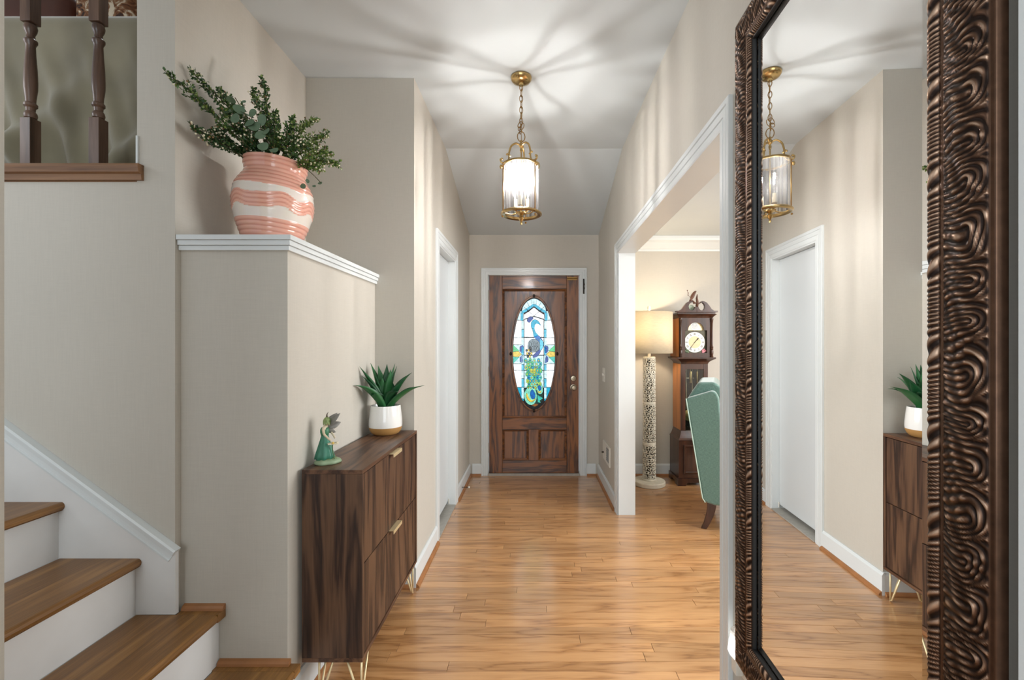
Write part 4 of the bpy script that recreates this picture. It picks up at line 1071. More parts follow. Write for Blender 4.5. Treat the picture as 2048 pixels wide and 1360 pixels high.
def sprig(tip, base, bulge, n_tw=16, tw=0.075, bud=0.25, mat_bias=0, start=0.3):
    tip, base = Vector(tip), Vector(base)
    mid = (tip + base) / 2 + Vector(bulge)
    pts = bez(base, mid, tip, 14); bm = BM()
    tube(bm, pts, [0.0028 - 0.0018 * i / 14 for i in range(15)], 6, 5)
    for i in range(n_tw):
        t_ = start + (1 - start) * (i + 0.3 * rs.random()) / n_tw
        k_ = min(13, int(t_ * 14)); c_ = pts[k_].lerp(pts[k_ + 1], t_ * 14 - k_)
        ax = (pts[k_ + 1] - pts[k_]).normalized()
        sd_ = ax.cross(Vector((rs.uniform(-1, 1), rs.uniform(-1, 1), rs.uniform(-1, 1)))).normalized()
        ln = tw * (1.05 - t_ * 0.85) * rs.uniform(0.7, 1.15)
        d_ = (ax * 1.0 + sd_ * 0.75).normalized(); e_ = c_ + d_ * ln + ax * ln * 0.25
        tp = bez(c_, c_ + d_ * ln * 0.55, e_, 4)
        tube(bm, tp, 0.0009, 4, 5)
        m_ = max(8, int(ln / 0.0030))
        for j in range(m_):
            q_ = tp[min(3, int(j / m_ * 4))].lerp(tp[min(3, int(j / m_ * 4)) + 1], j / m_ * 4 % 1)
            v_ = Vector((rs.uniform(-1, 1), rs.uniform(-1, 1), rs.uniform(-1, 1))) + d_ * 0.6
            tinyleaf(bm, q_, v_, rs.uniform(0.010, 0.016), rs.uniform(0.0034, 0.0052), min(2, max(0, rs.choice((0, 0, 1, 1, 2)) + mat_bias)))
        if rs.random() < bud:
            q_ = tp[-1] + Vector((rs.uniform(-1, 1), rs.uniform(-1, 1), rs.uniform(-1, 1))) * 0.004
            for _ in range(rs.choice((1, 2, 3))):
                q_ = tp[rs.randrange(2, 5)] + Vector((rs.uniform(-1, 1), rs.uniform(-1, 1), rs.uniform(-1, 1))) * 0.006
                sphere(bm, q_, 0.0036, u=6, v=4, mi=3 if rs.random() < 0.7 else 4)
    for j in range(26):
        q_ = pts[14 - j // 6].lerp(pts[13 - j // 6], rs.random())
        tinyleaf(bm, q_, Vector((rs.uniform(-1, 1), rs.uniform(-1, 1), rs.uniform(-1, 1))) + (pts[14] - pts[12]).normalized(), 0.0095, 0.003, rs.choice((0, 1, 2)))
    return obj('evergreen_sprig', bm, LG + [BUD, BUDB, STEM], bq, kind='stuff')
def bp(dx_, dy_): return (VC[0] + dx_ + 0.018, VC[1] + dy_, 2.035)
SPR = [((333, 147, 1.505), (-0.05, -0.03), (0.02, 0, 0.05), 26, 0.085, 0.3, -0), ((381, 143, 1.60), (-0.03, -0.02), (0.03, 0, 0.06), 26, 0.085, 0.3, 0), ((386, 257, 1.57), (-0.06, -0.04), (0, 0, 0.02), 24, 0.08, 0.9, -1),
       ((440, 178, 1.66), (-0.03, 0.0), (0.01, 0, 0.05), 22, 0.08, 0.8, 0), ((430, 262, 1.66), (-0.06, -0.05), (0, 0, 0.03), 22, 0.08, 0.95, -1), ((470, 250, 1.70), (-0.05, -0.05), (0, -0.02, 0.03), 22, 0.08, 0.9, -1),
       ((524, 157, 1.82), (0.0, 0.0), (0.0, 0, 0.05), 26, 0.075, 0.2, 0), ((507, 180, 1.80), (0.0, -0.02), (0.0, 0, 0.05), 24, 0.07, 0.2, 0), ((548, 225, 1.76), (0.01, -0.03), (0, 0, 0.03), 22, 0.075, 0.3, 0),
       ((588, 236, 1.82), (0.02, 0.0), (-0.01, 0, 0.04), 22, 0.075, 0.4, 0), ((632, 238, 1.88), (0.03, 0.02), (-0.04, 0, 0.07), 24, 0.075, 0.5, 1), ((654, 268, 1.86), (0.04, 0.0), (-0.01, 0, 0.04), 24, 0.075, 0.5, 1),
       ((676, 328, 1.82), (0.05, -0.02), (-0.01, 0, 0.05), 24, 0.075, 0.5, 1), ((660, 305, 1.90), (0.05, 0.02), (0, 0, 0.05), 22, 0.075, 0.5, 1), ((640, 340, 1.76), (0.05, -0.04), (0, 0, 0.04), 22, 0.07, 0.4, 1),
       ((610, 290, 1.74), (0.03, -0.05), (0, -0.01, 0.03), 22, 0.07, 0.4, 0), ((560, 275, 1.70), (0.01, -0.06), (0, -0.01, 0.02), 20, 0.07, 0.3, 0), ((500, 280, 1.68), (-0.03, -0.06), (0, -0.01, 0.02), 22, 0.075, 0.8, -1),
       ((520, 296, 1.74), (-0.02, -0.06), (0, -0.01, 0.01), 20, 0.06, 0.3, -1), ((560, 292, 1.76), (0.01, -0.06), (0, -0.01, 0.01), 20, 0.06, 0.3, -1), ((590, 312, 1.76), (0.03, -0.06), (0, -0.01, 0.01), 20, 0.06, 0.3, 0),
       ((482, 300, 1.74), (-0.05, -0.05), (0, -0.01, 0.01), 20, 0.06, 0.7, -1), ((540, 310, 1.72), (0.0, -0.07), (0, -0.01, 0.01), 18, 0.06, 0.2, -1), ((450, 225, 1.72), (-0.04, 0.02), (0, 0, 0.04), 22, 0.08, 0.9, -1), ((535, 250, 1.85), (0, 0.03), (0, 0, 0.03), 20, 0.075, 0.3, -1), ((480, 215, 1.78), (-0.03, 0.0), (0, 0, 0.04), 20, 0.075, 0.5, -1)]
for (px, py, dp), (ox, oy), bl, n_, tw, bud, bias in SPR:
    sprig(T(px, py, dp), bp(ox, oy), bl, n_, tw, bud, bias)
EUC = plain('eucalyptus_leaf', S(94, 118, 92), 0.5, 0.15, 40)
def roundleaf(bm, c_, d_, nrm, r_):
    d_ = Vector(d_).normalized(); s_ = d_.cross(Vector(nrm)).normalized(); n_ = s_.cross(d_).normalized()
    ctr = bm.verts.new(Vector(c_) + d_ * r_ - n_ * r_ * 0.12)
    rim = [bm.verts.new(Vector(c_) + d_ * (r_ - r_ * cos(a)) + s_ * r_ * 0.82 * sin(a) + n_ * 0.1 * r_ * sin(2 * a)) for a in [2 * pi * i / 14 for i in range(14)]]
    for i in range(14): bm.faces.new((ctr, rim[i], rim[(i + 1) % 14]))
    return bm
for tip, leaves in (((470, 195, 1.62), ((462, 200, 1.62, 17), (478, 218, 1.62, 21), (470, 236, 1.62, 22), (492, 228, 1.62, 19), (487, 203, 1.62, 9))),
                    ((512, 225, 1.62), ((505, 226, 1.62, 17), (508, 252, 1.62, 24), (498, 246, 1.62, 20), (524, 240, 1.62, 22), (532, 262, 1.62, 18), (526, 292, 1.62, 23), (548, 300, 1.62, 17), (520, 270, 1.62, 20))),
                    ((642, 366, 1.76), ((640, 366, 1.76, 9), (628, 372, 1.76, 7), (606, 372, 1.75, 12), (615, 362, 1.76, 8)))):
    a_ = T(*tip); b_ = Vector(bp(0.0, -0.05)) if tip[0] < 600 else Vector(bp(0.07, -0.05)) + Vector((0, 0, 0.03))
    s_ = obj('eucalyptus_stem', tube(BM(), bez(b_, (a_ + b_) / 2 + Vector((0, 0, 0.03)), a_, 8), 0.0016, 6), STEM, bq)
    for (px, py, dp, r_) in leaves:
        c_ = T(px, py, dp); rr = r_ * dp / F * 0.54
        dd = Vector((rs.uniform(-1, 1), rs.uniform(-0.4, 0.2), rs.uniform(-0.2, 1)))
        obj('leaf', roundleaf(BM(), c_ - dd.normalized() * rr, dd, (rs.uniform(-0.5, 0.5), -1, rs.uniform(-0.2, 0.6)), rr), EUC, s_, smooth='all')

# ================================================================== STAIR BALUSTERS, LOFT SOFA
for i, px in enumerate((-72, 60, 196)):
    x = (px - 1068) * 1.60 / F
    by = 1.602
    bl = thing('stair_baluster', ['dark turned wooden baluster half cut off at the left picture edge', 'left of the two full dark turned stair balusters', 'dark turned wooden stair baluster nearest the wall corner'][i], 'baluster', (x, by, 1.957))
    hw_ = 0.0185
    obj('square_foot', B(x - hw_, x + hw_, by - hw_, by + hw_, 1.9575, 2.142), BALUST, bl, bevel=0.0015)
    obj('turned_shaft', lathe(BM(), [(0.012, 2.1425), (0.0165, 2.146), (0.0185, 2.155), (0.0165, 2.165), (0.0125, 2.170), (0.0135, 2.182), (0.0185, 2.188), (0.0185, 2.196), (0.014, 2.202), (0.0145, 2.215),
        (0.0185, 2.25), (0.019, 2.275), (0.0175, 2.32), (0.0145, 2.37), (0.013, 2.405), (0.0155, 2.412), (0.0185, 2.418), (0.0185, 2.426), (0.0125, 2.433), (0.0115, 2.445), (0.0165, 2.458), (0.0185, 2.47), (0.0165, 2.481), (0.012, 2.4855)], (x, by, 0), 24), BALUST, bl, smooth=True)
    obj('square_head', B(x - hw_, x + hw_, by - hw_, by + hw_, 2.486, 2.797), BALUST, bl, bevel=0.0015)
VEL = plain('olive_velvet', S(128, 121, 98), 0.75, 0.22, 5, bump=0.15, bscale=900, sheen=0.5)
sofa = thing('sofa', 'olive grey velvet sofa back behind the stair balusters', 'sofa', (-2.1, 2.05, 1.9))
xs = np.linspace(-3.0, -1.40, 130); zz = np.linspace(1.9005, 2.678, 60); co = []; fc = []
for z_ in zz:
    for x_ in xs:
        low = max(0, min(1, (2.62 - z_) / 0.5))
        fold = 0.045 * low * abs(sin(pi * (x_ + 0.30 * (z_ - 1.9) + 0.03 * sin(5 * z_)) / 0.19)) ** 5 + 0.055 * low ** 2 * abs(sin(pi * (x_ - 0.75 * (z_ - 1.9)) / 0.47 + 0.5)) ** 9 + 0.012 * low * sin(31 * x_ + 6 * z_)
        y_ = max(1.645, 1.812 - 0.02 * low - fold) + 0.02 * max(0, (z_ - 2.64) / 0.04) ** 2
        co.append((x_ + 2.1, y_ - 2.05, z_ - 1.9))
n_ = len(xs)
for i in range(len(zz) - 1):
    for j in range(n_ - 1): fc.append((i * n_ + j, i * n_ + j + 1, (i + 1) * n_ + j + 1, (i + 1) * n_ + j))
me = bpy.data.meshes.new('velvet_cover'); me.from_pydata(co, [], fc)
for q_ in me.polygons: q_.use_smooth = True
vc_ = link_mesh('velvet_cover', me, VEL, sofa); solid(vc_, 0.006)
obj('back', B(-2.98, -1.42, 1.826, 1.98, 1.95, 2.66), VEL, sofa, bevel=0.03, seg=4)
obj('seat', B(-2.98, -1.42, 1.985, 2.60, 1.95, 2.36), VEL, sofa, bevel=0.04, seg=4)
m, nt, p = new_mat('leafy_print_fabric'); N, L = nt.nodes, nt.links; setp(p, rough=0.8)
tc = N.new('ShaderNodeTexCoord'); vo = N.new('ShaderNodeTexVoronoi'); vo.inputs['Scale'].default_value = 16; vo.feature = 'F1'
no = N.new('ShaderNodeTexNoise'); no.inputs['Scale'].default_value = 22; no.inputs['Detail'].default_value = 4; no.inputs['Distortion'].default_value = 1.5
L.new(tc.outputs['Object'], vo.inputs['Vector']); L.new(tc.outputs['Object'], no.inputs['Vector'])
cr = N.new('ShaderNodeValToRGB'); e = cr.color_ramp.elements
e[0].position = 0.36; e[0].color = S(46, 26, 18); e[1].position = 0.60; e[1].color = S(214, 200, 178)
x = e.new(0.47); x.color = S(126, 80, 48); x2 = e.new(0.55); x2.color = S(150, 120, 92)
L.new(no.outputs['Fac'], cr.inputs['Fac']); L.new(cr.outputs[0], p.inputs['Base Color'])
PRINT = m
for i, (a, b) in enumerate(((-2.08, -1.80), (-1.79, -1.43))):
    cu = thing('print_cushion', ['leafy brown and cream print cushion above the velvet between two balusters', 'leafy brown and cream print cushion above the velvet near the wall edge'][i], 'cushion', ((a + b) / 2, 2.10, 2.32))
    bm = B(a, b, 1.99, 2.13, 2.362, 2.96)
    o = obj('cover', bm, PRINT, cu, bevel=0.055, seg=5, smooth='all')
cu = thing('leather_cushion', 'dark red brown cushion above the velvet at the left picture edge', 'cushion', (-2.32, 2.10, 2.32))
obj('cover', B(-2.6, -2.09, 1.99, 2.13, 2.362, 2.94), plain('oxblood_leather', S(74, 34, 22), 0.4, 0.3, 8), cu, bevel=0.055, seg=5, smooth='all')

# ================================================================== DINING ROOM: FLOOR LAMP
LPX, LPY = 1.100, 4.25
lz = lambda py: 1.33 - (py - 690) * LPY / F
lamp = thing('floor_lamp', 'cream floor lamp with a carved openwork column and a drum shade in the dining room', 'lamp', (LPX, LPY, 0))
CREAM = plain('cream_resin', S(222, 214, 196), 0.5, 0.08, 30)
obj('base', lathe(BM(), [(0, 0.0005), (0.146, 0.0005), (0.150, 0.006), (0.150, 0.034), (0.144, 0.042), (0.08, 0.046), (0, 0.046)], (LPX, LPY, 0), 48), CREAM, lamp, smooth=True)
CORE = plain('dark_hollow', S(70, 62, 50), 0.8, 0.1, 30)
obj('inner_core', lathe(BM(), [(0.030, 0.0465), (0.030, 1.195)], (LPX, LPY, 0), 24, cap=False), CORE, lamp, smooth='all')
rl = random.Random(4)
z_ = 0.047
segs_ = [(0.047, 0.29, 0.058), (0.29, 0.44, 0.057), (0.44, 0.70, 0.057), (0.70, 0.80, 0.056), (0.80, 1.07, 0.056), (1.07, 1.215, 0.055)]
segs_ = [(0.06, 0.375, 0.057), (0.405, 0.765, 0.055), (0.79, 1.20, 0.054)]
for a_, b_, r_ in ((0.0465, 0.062, 0.066), (0.374, 0.406, 0.061), (0.764, 0.791, 0.060), (1.199, 1.218, 0.058)):
    obj('collar', lathe(BM(), [(0.030, a_), (r_ - 0.004, a_), (r_, a_ + 0.004), (r_, b_ - 0.004), (r_ - 0.004, b_), (0.030, b_)], (LPX, LPY, 0), 40), CREAM, lamp, smooth=True)
for a_, b_, r_ in segs_:
    # openwork: curling tendrils and leaves around a hollow tube
    bm = BM(); P3 = lambda an, zz, rr: (LPX + rr * cos(an), LPY + rr * sin(an), zz)
    nz = int((b_ - a_) / 0.036)
    for i in range(nz):
        for k in range(10):
            an = 2 * pi * (k + 0.5 * (i % 2)) / 10 + rl.uniform(-0.1, 0.1); zc = a_ + (i + 0.5) * (b_ - a_) / nz
            cw = rl.choice((-1, 1)); pts = []
            for j in range(10):
                ph = j * 0.72; rr = 0.019 * (1 - j / 13)
                pts.append(P3(an + cw * rr * cos(ph) / r_, zc + rr * sin(ph), r_))
            tube(bm, pts, 0.0040, 5)
            l1 = (an - 0.25, zc); 
            tube(bm, [P3(an + 0.31, zc - 0.020, r_), P3(an + 0.22, zc, r_ + 0.001), P3(an + 0.33, zc + 0.020, r_)], [0.0025, 0.0062, 0.0025], 5)
    for k in range(5):
        tube(bm, [P3(2 * pi * k / 5 + 0.5 * sin(t_ * 9 + k), a_ + (b_ - a_) * t_, r_) for t_ in [i / 18 for i in range(19)]], 0.0042, 5)
    o = obj('carved_openwork', bm, CREAM, lamp, smooth='all', kind='stuff')
obj('neck', lathe(BM(), [(0.014, 1.218), (0.014, 1.262), (0.006, 1.265), (0.006, 1.66), (0.012, 1.662), (0.014, 1.69), (0.012, 1.70), (0, 1.702)], (LPX, LPY, 0), 20), CREAM, lamp, smooth=True)
m, nt, p = new_mat('linen_lamp_shade'); N, L = nt.nodes, nt.links
tl = N.new('ShaderNodeBsdfTranslucent'); df = N.new('ShaderNodeBsdfDiffuse')
tc = N.new('ShaderNodeTexCoord'); mp = N.new('ShaderNodeMapping'); mp.inputs['Scale'].default_value = (30, 30, 260); L.new(tc.outputs['Object'], mp.inputs['Vector'])
no = N.new('ShaderNodeTexNoise'); no.inputs['Scale'].default_value = 1; L.new(mp.outputs[0], no.inputs['Vector'])
cr = N.new('ShaderNodeValToRGB'); cr.color_ramp.elements[0].color = S(216, 206, 184); cr.color_ramp.elements[1].color = S(240, 232, 214)
L.new(no.outputs['Fac'], cr.inputs['Fac']); L.new(cr.outputs[0], tl.inputs['Color']); L.new(cr.outputs[0], df.inputs['Color'])
ms = N.new('ShaderNodeMixShader'); ms.inputs[0].default_value = 0.5
L.new(df.outputs[0], ms.inputs[1]); L.new(tl.outputs[0], ms.inputs[2]); L.new(ms.outputs[0], nt.nodes['Material Output'].inputs['Surface'])
sh = obj('shade', lathe(BM(), [(0.215, 1.252), (0.215, 1.640)], (LPX, LPY, 0), 64, cap=False), m, lamp, smooth='all')
solid(sh, 0.002)
bm = BM()
for k in range(3):
    a = k * 2 * pi / 3
    tube(bm, [(LPX, LPY, 1.63), (LPX + 0.213 * cos(a), LPY + 0.213 * sin(a), 1.63)], 0.002, 6)
obj('shade_spider', bm, NICKEL, lamp)
obj('bulb', sphere(BM(), (LPX + 0.0, LPY - 0.05, 1.42), 0.028, 0.028, 0.04), glow('lamp_bulb', (1, 0.82, 0.58, 1), 10), lamp, smooth='all')
point('lamp_light', (LPX, LPY - 0.05, 1.50), LAMP_W, LAMP_COL, 0.03, lamp)

# ================================================================== LONGCASE CLOCK
CYF, CYB = 4.20, 4.48
kx = lambda px: (px - 1068) * CYF / F
kz = lambda py: 1.33 - (py - 690) * CYF / F
clk = thing('grandfather_clock', 'dark mahogany longcase clock beside the floor lamp in the dining room', 'clock', (1.53, 4.34, 0))
def cpart(name, b, m=MAHOG, bev=0.002, **k): return obj(name, B(*b), m, clk, bevel=bev, **k)
c0 = 1.530
# base with bracket feet
bm = BM(); prism(bm, [(c0 - 0.175, 0), (c0 - 0.10, 0), (c0 - 0.085, 0.03), (c0 + 0.085, 0.03), (c0 + 0.10, 0), (c0 + 0.175, 0), (c0 + 0.175, 0.07), (c0 - 0.175, 0.07)], 'y', CYF - 0.008, CYF + 0.02)
obj('plinth', bm, MAHOG, clk, bevel=0.003)
for x in (c0 - 0.175, c0 + 0.155):
    bm = BM(); prism(bm, [(CYF + 0.0205, 0), (CYF + 0.08, 0), (CYF + 0.10, 0.03), (CYB - 0.10, 0.03), (CYB - 0.08, 0), (CYB, 0), (CYB, 0.07), (CYF + 0.0205, 0.07)], 'x', x, x + 0.02)
    obj('plinth_side', bm, MAHOG, clk, bevel=0.003)
cpart('base_box', (c0 - 0.163, c0 + 0.163, CYF + 0.004, CYB, 0.0705, 0.430))
bm = sweep(BM(), [(c0 - 0.115, CYF + 0.004, 0.115), (c0 - 0.115, CYF + 0.004, 0.385), (c0 + 0.115, CYF + 0.004, 0.385), (c0 + 0.115, CYF + 0.004, 0.115)], [(0, 0), (0, 0.010), (-0.012, 0.012), (-0.020, 0.004), (-0.020, 0)], (0, -1, 0), -1, closed=True)
obj('base_panel', bm, MAHOG, clk)
def stepmould(name, lo, hi, z0, z1, flare, n=5):
    """moulding that widens from the half sizes lo to hi around the case, open at the back"""
    bm = BM(); rings = []
    for i in range(n + 1):
        t_ = i / n; e_ = lo + (hi - lo) * flare(t_); z_ = z0 + (z1 - z0) * t_
        rings.append([bm.verts.new(q) for q in ((c0 - e_, CYB, z_), (c0 - e_, CYF + 0.165 - e_, z_), (c0 + e_, CYF + 0.165 - e_, z_), (c0 + e_, CYB, z_))])
    for A, Bq in zip(rings, rings[1:]):
        for k in range(4): bm.faces.new((A[k], A[(k + 1) % 4], Bq[(k + 1) % 4], Bq[k]))
    bm.faces.new(rings[0]); bm.faces.new(rings[-1][::-1])
    return obj(name, bm, MAHOG, clk)
stepmould('waist_moulding', 0.168, 0.128, 0.4305, 0.515, lambda t: t ** 0.6)
# trunk: back, sides, front frame with a glass door
tl_, tr_ = kx(1364), kx(1418.5)
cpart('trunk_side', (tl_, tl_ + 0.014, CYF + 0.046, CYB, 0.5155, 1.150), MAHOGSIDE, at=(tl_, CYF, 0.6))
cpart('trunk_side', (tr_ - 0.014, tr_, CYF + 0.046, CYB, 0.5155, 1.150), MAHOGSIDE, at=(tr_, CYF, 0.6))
cpart('trunk_back', (tl_ + 0.0145, tr_ - 0.0145, CYB - 0.01, CYB, 0.5155, 1.150), DARK, 0)
gl0, gl1, gz0, gz1 = kx(1373), kx(1410), kz(862), kz(739)
td = thing if False else None
fr = obj('trunk_door', B(tl_, gl0, CYF + 0.030, CYF + 0.0455, 0.5155, 1.150), MAHOG, clk, bevel=0.002)
obj('door_rail', B(gl1, tr_, CYF + 0.030, CYF + 0.0455, 0.5155, 1.150), MAHOG, fr, bevel=0.002)
obj('door_rail', B(gl0 + 0.0003, gl1 - 0.0003, CYF + 0.030, CYF + 0.0455, gz1, 1.150), MAHOG, fr, bevel=0.002)
obj('door_rail', B(gl0 + 0.0003, gl1 - 0.0003, CYF + 0.030, CYF + 0.0455, 0.5155, gz0), MAHOG, fr, bevel=0.002)
m, nt, p = new_mat('thin_clear_glass'); N, L = nt.nodes, nt.links
tr = N.new('ShaderNodeBsdfTransparent'); tr.inputs['Color'].default_value = (0.92, 0.95, 0.94, 1); gs = N.new('ShaderNodeBsdfGlossy'); gs.inputs['Roughness'].default_value = 0.02
fn = N.new('ShaderNodeFresnel'); ms = N.new('ShaderNodeMixShader'); L.new(fn.outputs[0], ms.inputs[0]); L.new(tr.outputs[0], ms.inputs[1]); L.new(gs.outputs[0], ms.inputs[2])
L.new(ms.outputs[0], nt.nodes['Material Output'].inputs['Surface']); CLEAR = m
obj('door_glass', B(gl0 + 0.0005, gl1 - 0.0005, CYF + 0.037, CYF + 0.039, gz0 + 0.0003, gz1 - 0.0003), CLEAR, fr)
for px in (1374.5, 1387.5, 1401.5):
    x = kx(px) * 1.0 + 0.012; y = CYF + 0.12; zt = 1.075 if px != 1374.5 else 1.07
    bm = lathe(BM(), [(0, zt - 0.115), (0.013, zt - 0.114), (0.014, zt - 0.108), (0.014, zt - 0.006), (0.013, zt), (0.003, zt + 0.002), (0.002, 1.149), (0, 1.149)], (x, y, 0), 18)
    obj('brass_weight', bm, BRASS, clk, smooth=True)
obj('pendulum', lathe_y([(0.058, 0.004), (0.058, 0.008), (0, 0.016)], (c0, CYF + 0.19, 0.64), 30), BRASS, clk, smooth=True)
bm = BM()
for dx_ in (-0.03, 0.03): box(bm, c0 + dx_ - 0.003, c0 + dx_ + 0.003, CYF + 0.183, CYF + 0.186, 0.70, 1.149)
box(bm, c0 - 0.045, c0 + 0.045, CYF + 0.179, CYF + 0.1825, 0.998, 1.010)
obj('pendulum_rods', bm, NICKEL, clk)
stepmould('hood_moulding', 0.128, 0.182, 1.1505, 1.200, lambda t: t ** 2.0)
cpart('hood_floor', (c0 - 0.182, c0 + 0.182, CYF - 0.017, CYB, 1.2005, 1.214), MAHOG)
# hood
hl, hr = c0 - 0.158, c0 + 0.158
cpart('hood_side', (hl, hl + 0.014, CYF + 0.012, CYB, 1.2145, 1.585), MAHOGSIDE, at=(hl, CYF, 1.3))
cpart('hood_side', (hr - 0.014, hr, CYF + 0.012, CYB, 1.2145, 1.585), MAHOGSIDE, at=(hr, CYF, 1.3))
cpart('hood_back', (hl + 0.0145, hr - 0.0145, CYB - 0.01, CYB, 1.2145, 1.585), MAHOG)
# hood door with an arched opening
da, dcz, dr = 0.103, kz(652), 0.075
op = [(c0 - da, 1.255), (c0 - da, kz(660.5))] + [(c0 - dr * cos(a), kz(660.5) + dr * sin(a) * 1.0) for a in [pi * i / 16 for i in range(17)]] + [(c0 + da, kz(660.5)), (c0 + da, 1.255)]
oc = [(hl + 0.0005, 1.2145), (hl + 0.0005, 1.585), (hr - 0.0005, 1.585), (hr - 0.0005, 1.2145)]
bm = BM()
ring_ = op
for y, rev in ((CYF, 0), (CYF + 0.0115, 1)):
    # front built as strips between the outline and the opening
    def q4(a, b, c, d):
        f_ = [bm.verts.new((x, y, zz)) for x, zz in (a, b, c, d)]; bm.faces.new(f_[::-1] if rev else f_)
    q4((hl, 1.2145), (hr, 1.2145), (hr, 1.255), (hl, 1.255))
    q4((hl, 1.255), (c0 - da, 1.255), (c0 - da, kz(660.5)), (hl, kz(660.5)))
    q4((c0 + da, 1.255), (hr, 1.255), (hr, kz(660.5)), (c0 + da, kz(660.5)))
    arc = op[2:19]
    for a, b in zip(arc, arc[1:]): q4(a, b, (b[0], 1.585), (a[0], 1.585))
    q4((hl, kz(660.5)), (c0 - dr, kz(660.5)), (c0 - dr, 1.585), (hl, 1.585))
    q4((c0 + dr, kz(660.5)), (hr, kz(660.5)), (hr, 1.585), (c0 + dr, 1.585))
lp = op
for a, b in zip(lp, lp[1:] + lp[:1]):
    f_ = [bm.verts.new(q) for q in ((a[0], CYF, a[1]), (b[0], CYF, b[1]), (b[0], CYF + 0.0115, b[1]), (a[0], CYF + 0.0115, a[1]))]; bm.faces.new(f_)
bmesh.ops.remove_doubles(bm, verts=bm.verts, dist=1e-5)
obj('hood_door', bm, MAHOG, clk)
for x in (hl + 0.012, hr - 0.012):
    obj('hood_column', lathe(BM(), [(0.010, 1.2146), (0.012, 1.225), (0.008, 1.232), (0.011, 1.245), (0.012, 1.27), (0.008, 1.285), (0.012, 1.292), (0.008, 1.30), (0.012, 1.31), (0.0075, 1.32), (0.0068, 1.54), (0.010, 1.548), (0.007, 1.556), (0.012, 1.565), (0.010, 1.5845)], (x, CYF - 0.0125, 0), 16), MAHOG, clk, smooth=True)
# dial
DIALM = plain('dial_backplate', S(74, 70, 56), 0.4, 0.3, 70, metal=0.5)
dial = obj('dial', B(c0 - 0.109, c0 + 0.109, CYF + 0.022, CYF + 0.026, 1.250, kz(660.5)), DIALM, clk)
obj('arch_plate', prism(BM(), [(c0 - 0.080 * cos(a), kz(660.5) + 0.0005 + 0.080 * sin(a)) for a in [pi * i / 20 for i in range(21)]], 'y', CYF + 0.022, CYF + 0.026), GOLD, dial, label='brass arch of the dial')
dc = (c0 - 0.006, kz(684.5))
SILV = plain('silvered_chapter_ring', S(232, 232, 226), 0.35, 0.03, 20)
disc = lambda r, c, y0, y1, n=48: prism(BM(), [(c[0] + r * cos(2 * pi * i / n), c[1] + r * sin(2 * pi * i / n)) for i in range(n)], 'y', y0, y1)
obj('chapter_ring', disc(0.097, dc, CYF + 0.0200, CYF + 0.0218), SILV, dial)
obj('dial_centre', disc(0.058, dc, CYF + 0.0192, CYF + 0.0199), plain('pale_gold_centre', S(218, 202, 158), 0.35, 0.08, 30), dial)
obj('moon_disc', disc(0.040, (c0 - 0.006, kz(652)), CYF + 0.0195, CYF + 0.0218), SILV, dial)
obj('moon_centre', disc(0.031, (c0 - 0.006, kz(652)), CYF + 0.0188, CYF + 0.0194), plain('pale_grey_disc', S(196, 198, 196), 0.4, 0.2, 60), dial)
bm = BM()
RN = ['XII', 'I', 'II', 'III', 'IIII', 'V', 'VI', 'VII', 'VIII', 'IX', 'X', 'XI']
for h_, s_ in enumerate(RN):
    an = pi / 2 - h_ * pi / 6
    er, et = Vector((cos(an), sin(an))), Vector((sin(an), -cos(an)))
    wd = {'I': 0.0055, 'V': 0.009, 'X': 0.009}; tot = sum(wd[c] for c in s_); u = -tot / 2
    def stroke(u0, r0, u1, r1, t_=0.0017):
        a2 = Vector(dc) + er * r0 + et * u0; b2 = Vector(dc) + er * r1 + et * u1
        d2 = (b2 - a2).normalized(); n2 = Vector((-d2.y, d2.x)) * t_ / 2
        prism(bm, [tuple(a2 + n2), tuple(b2 + n2), tuple(b2 - n2), tuple(a2 - n2)], 'y', CYF + 0.0192, CYF + 0.0199)
    for c in s_:
        w_ = wd[c]
        if c == 'I': stroke(u + w_ / 2, 0.067, u + w_ / 2, 0.087, 0.0022)
        if c == 'V': stroke(u, 0.087, u + w_ / 2, 0.067); stroke(u + w_, 0.087, u + w_ / 2, 0.067)
        if c == 'X': stroke(u, 0.087, u + w_, 0.067); stroke(u + w_, 0.087, u, 0.067)
        u += w_
obj('roman_numerals', bm, IRON, dial)
def hand(an, ln, wd):
    bm = BM(); d2 = Vector((cos(an), sin(an))); n2 = Vector((-d2.y, d2.x)); c2 = Vector(dc)
    prism(bm, [tuple(c2 - d2 * 0.012 + n2 * wd * 0.4), tuple(c2 - d2 * 0.012 - n2 * wd * 0.4), tuple(c2 + d2 * ln * 0.55 - n2 * wd * 0.4), tuple(c2 + d2 * ln * 0.72 - n2 * wd), tuple(c2 + d2 * ln), tuple(c2 + d2 * ln * 0.72 + n2 * wd), tuple(c2 + d2 * ln * 0.55 + n2 * wd * 0.4)], 'y', CYF + 0.0165, CYF + 0.0178)
    return bm
obj('hour_hand', hand(atan2(70, 62), 0.058, 0.0065), IRON, dial)
obj('minute_hand', hand(atan2(-135, -100), 0.086, 0.003), IRON, dial)
ROSE = plain('painted_rose', S(222, 140, 150), 0.5, 0.3, 60); GRN = plain('painted_leaf_green', S(96, 112, 84), 0.5, 0.3, 60)
for sx_, m_ in ((1, ROSE), (-1, GRN)):
    bm = BM()
    for k in range(5):
        sphere(bm, (c0 + sx_ * (0.070 + 0.013 * (k % 3)), CYF + 0.0195, 1.262 + 0.012 * (k // 2) + 0.004 * (k % 2)), 0.010, 0.003, 0.009, 8, 5)
    obj('painted_spandrel', bm, m_, dial, smooth='all')
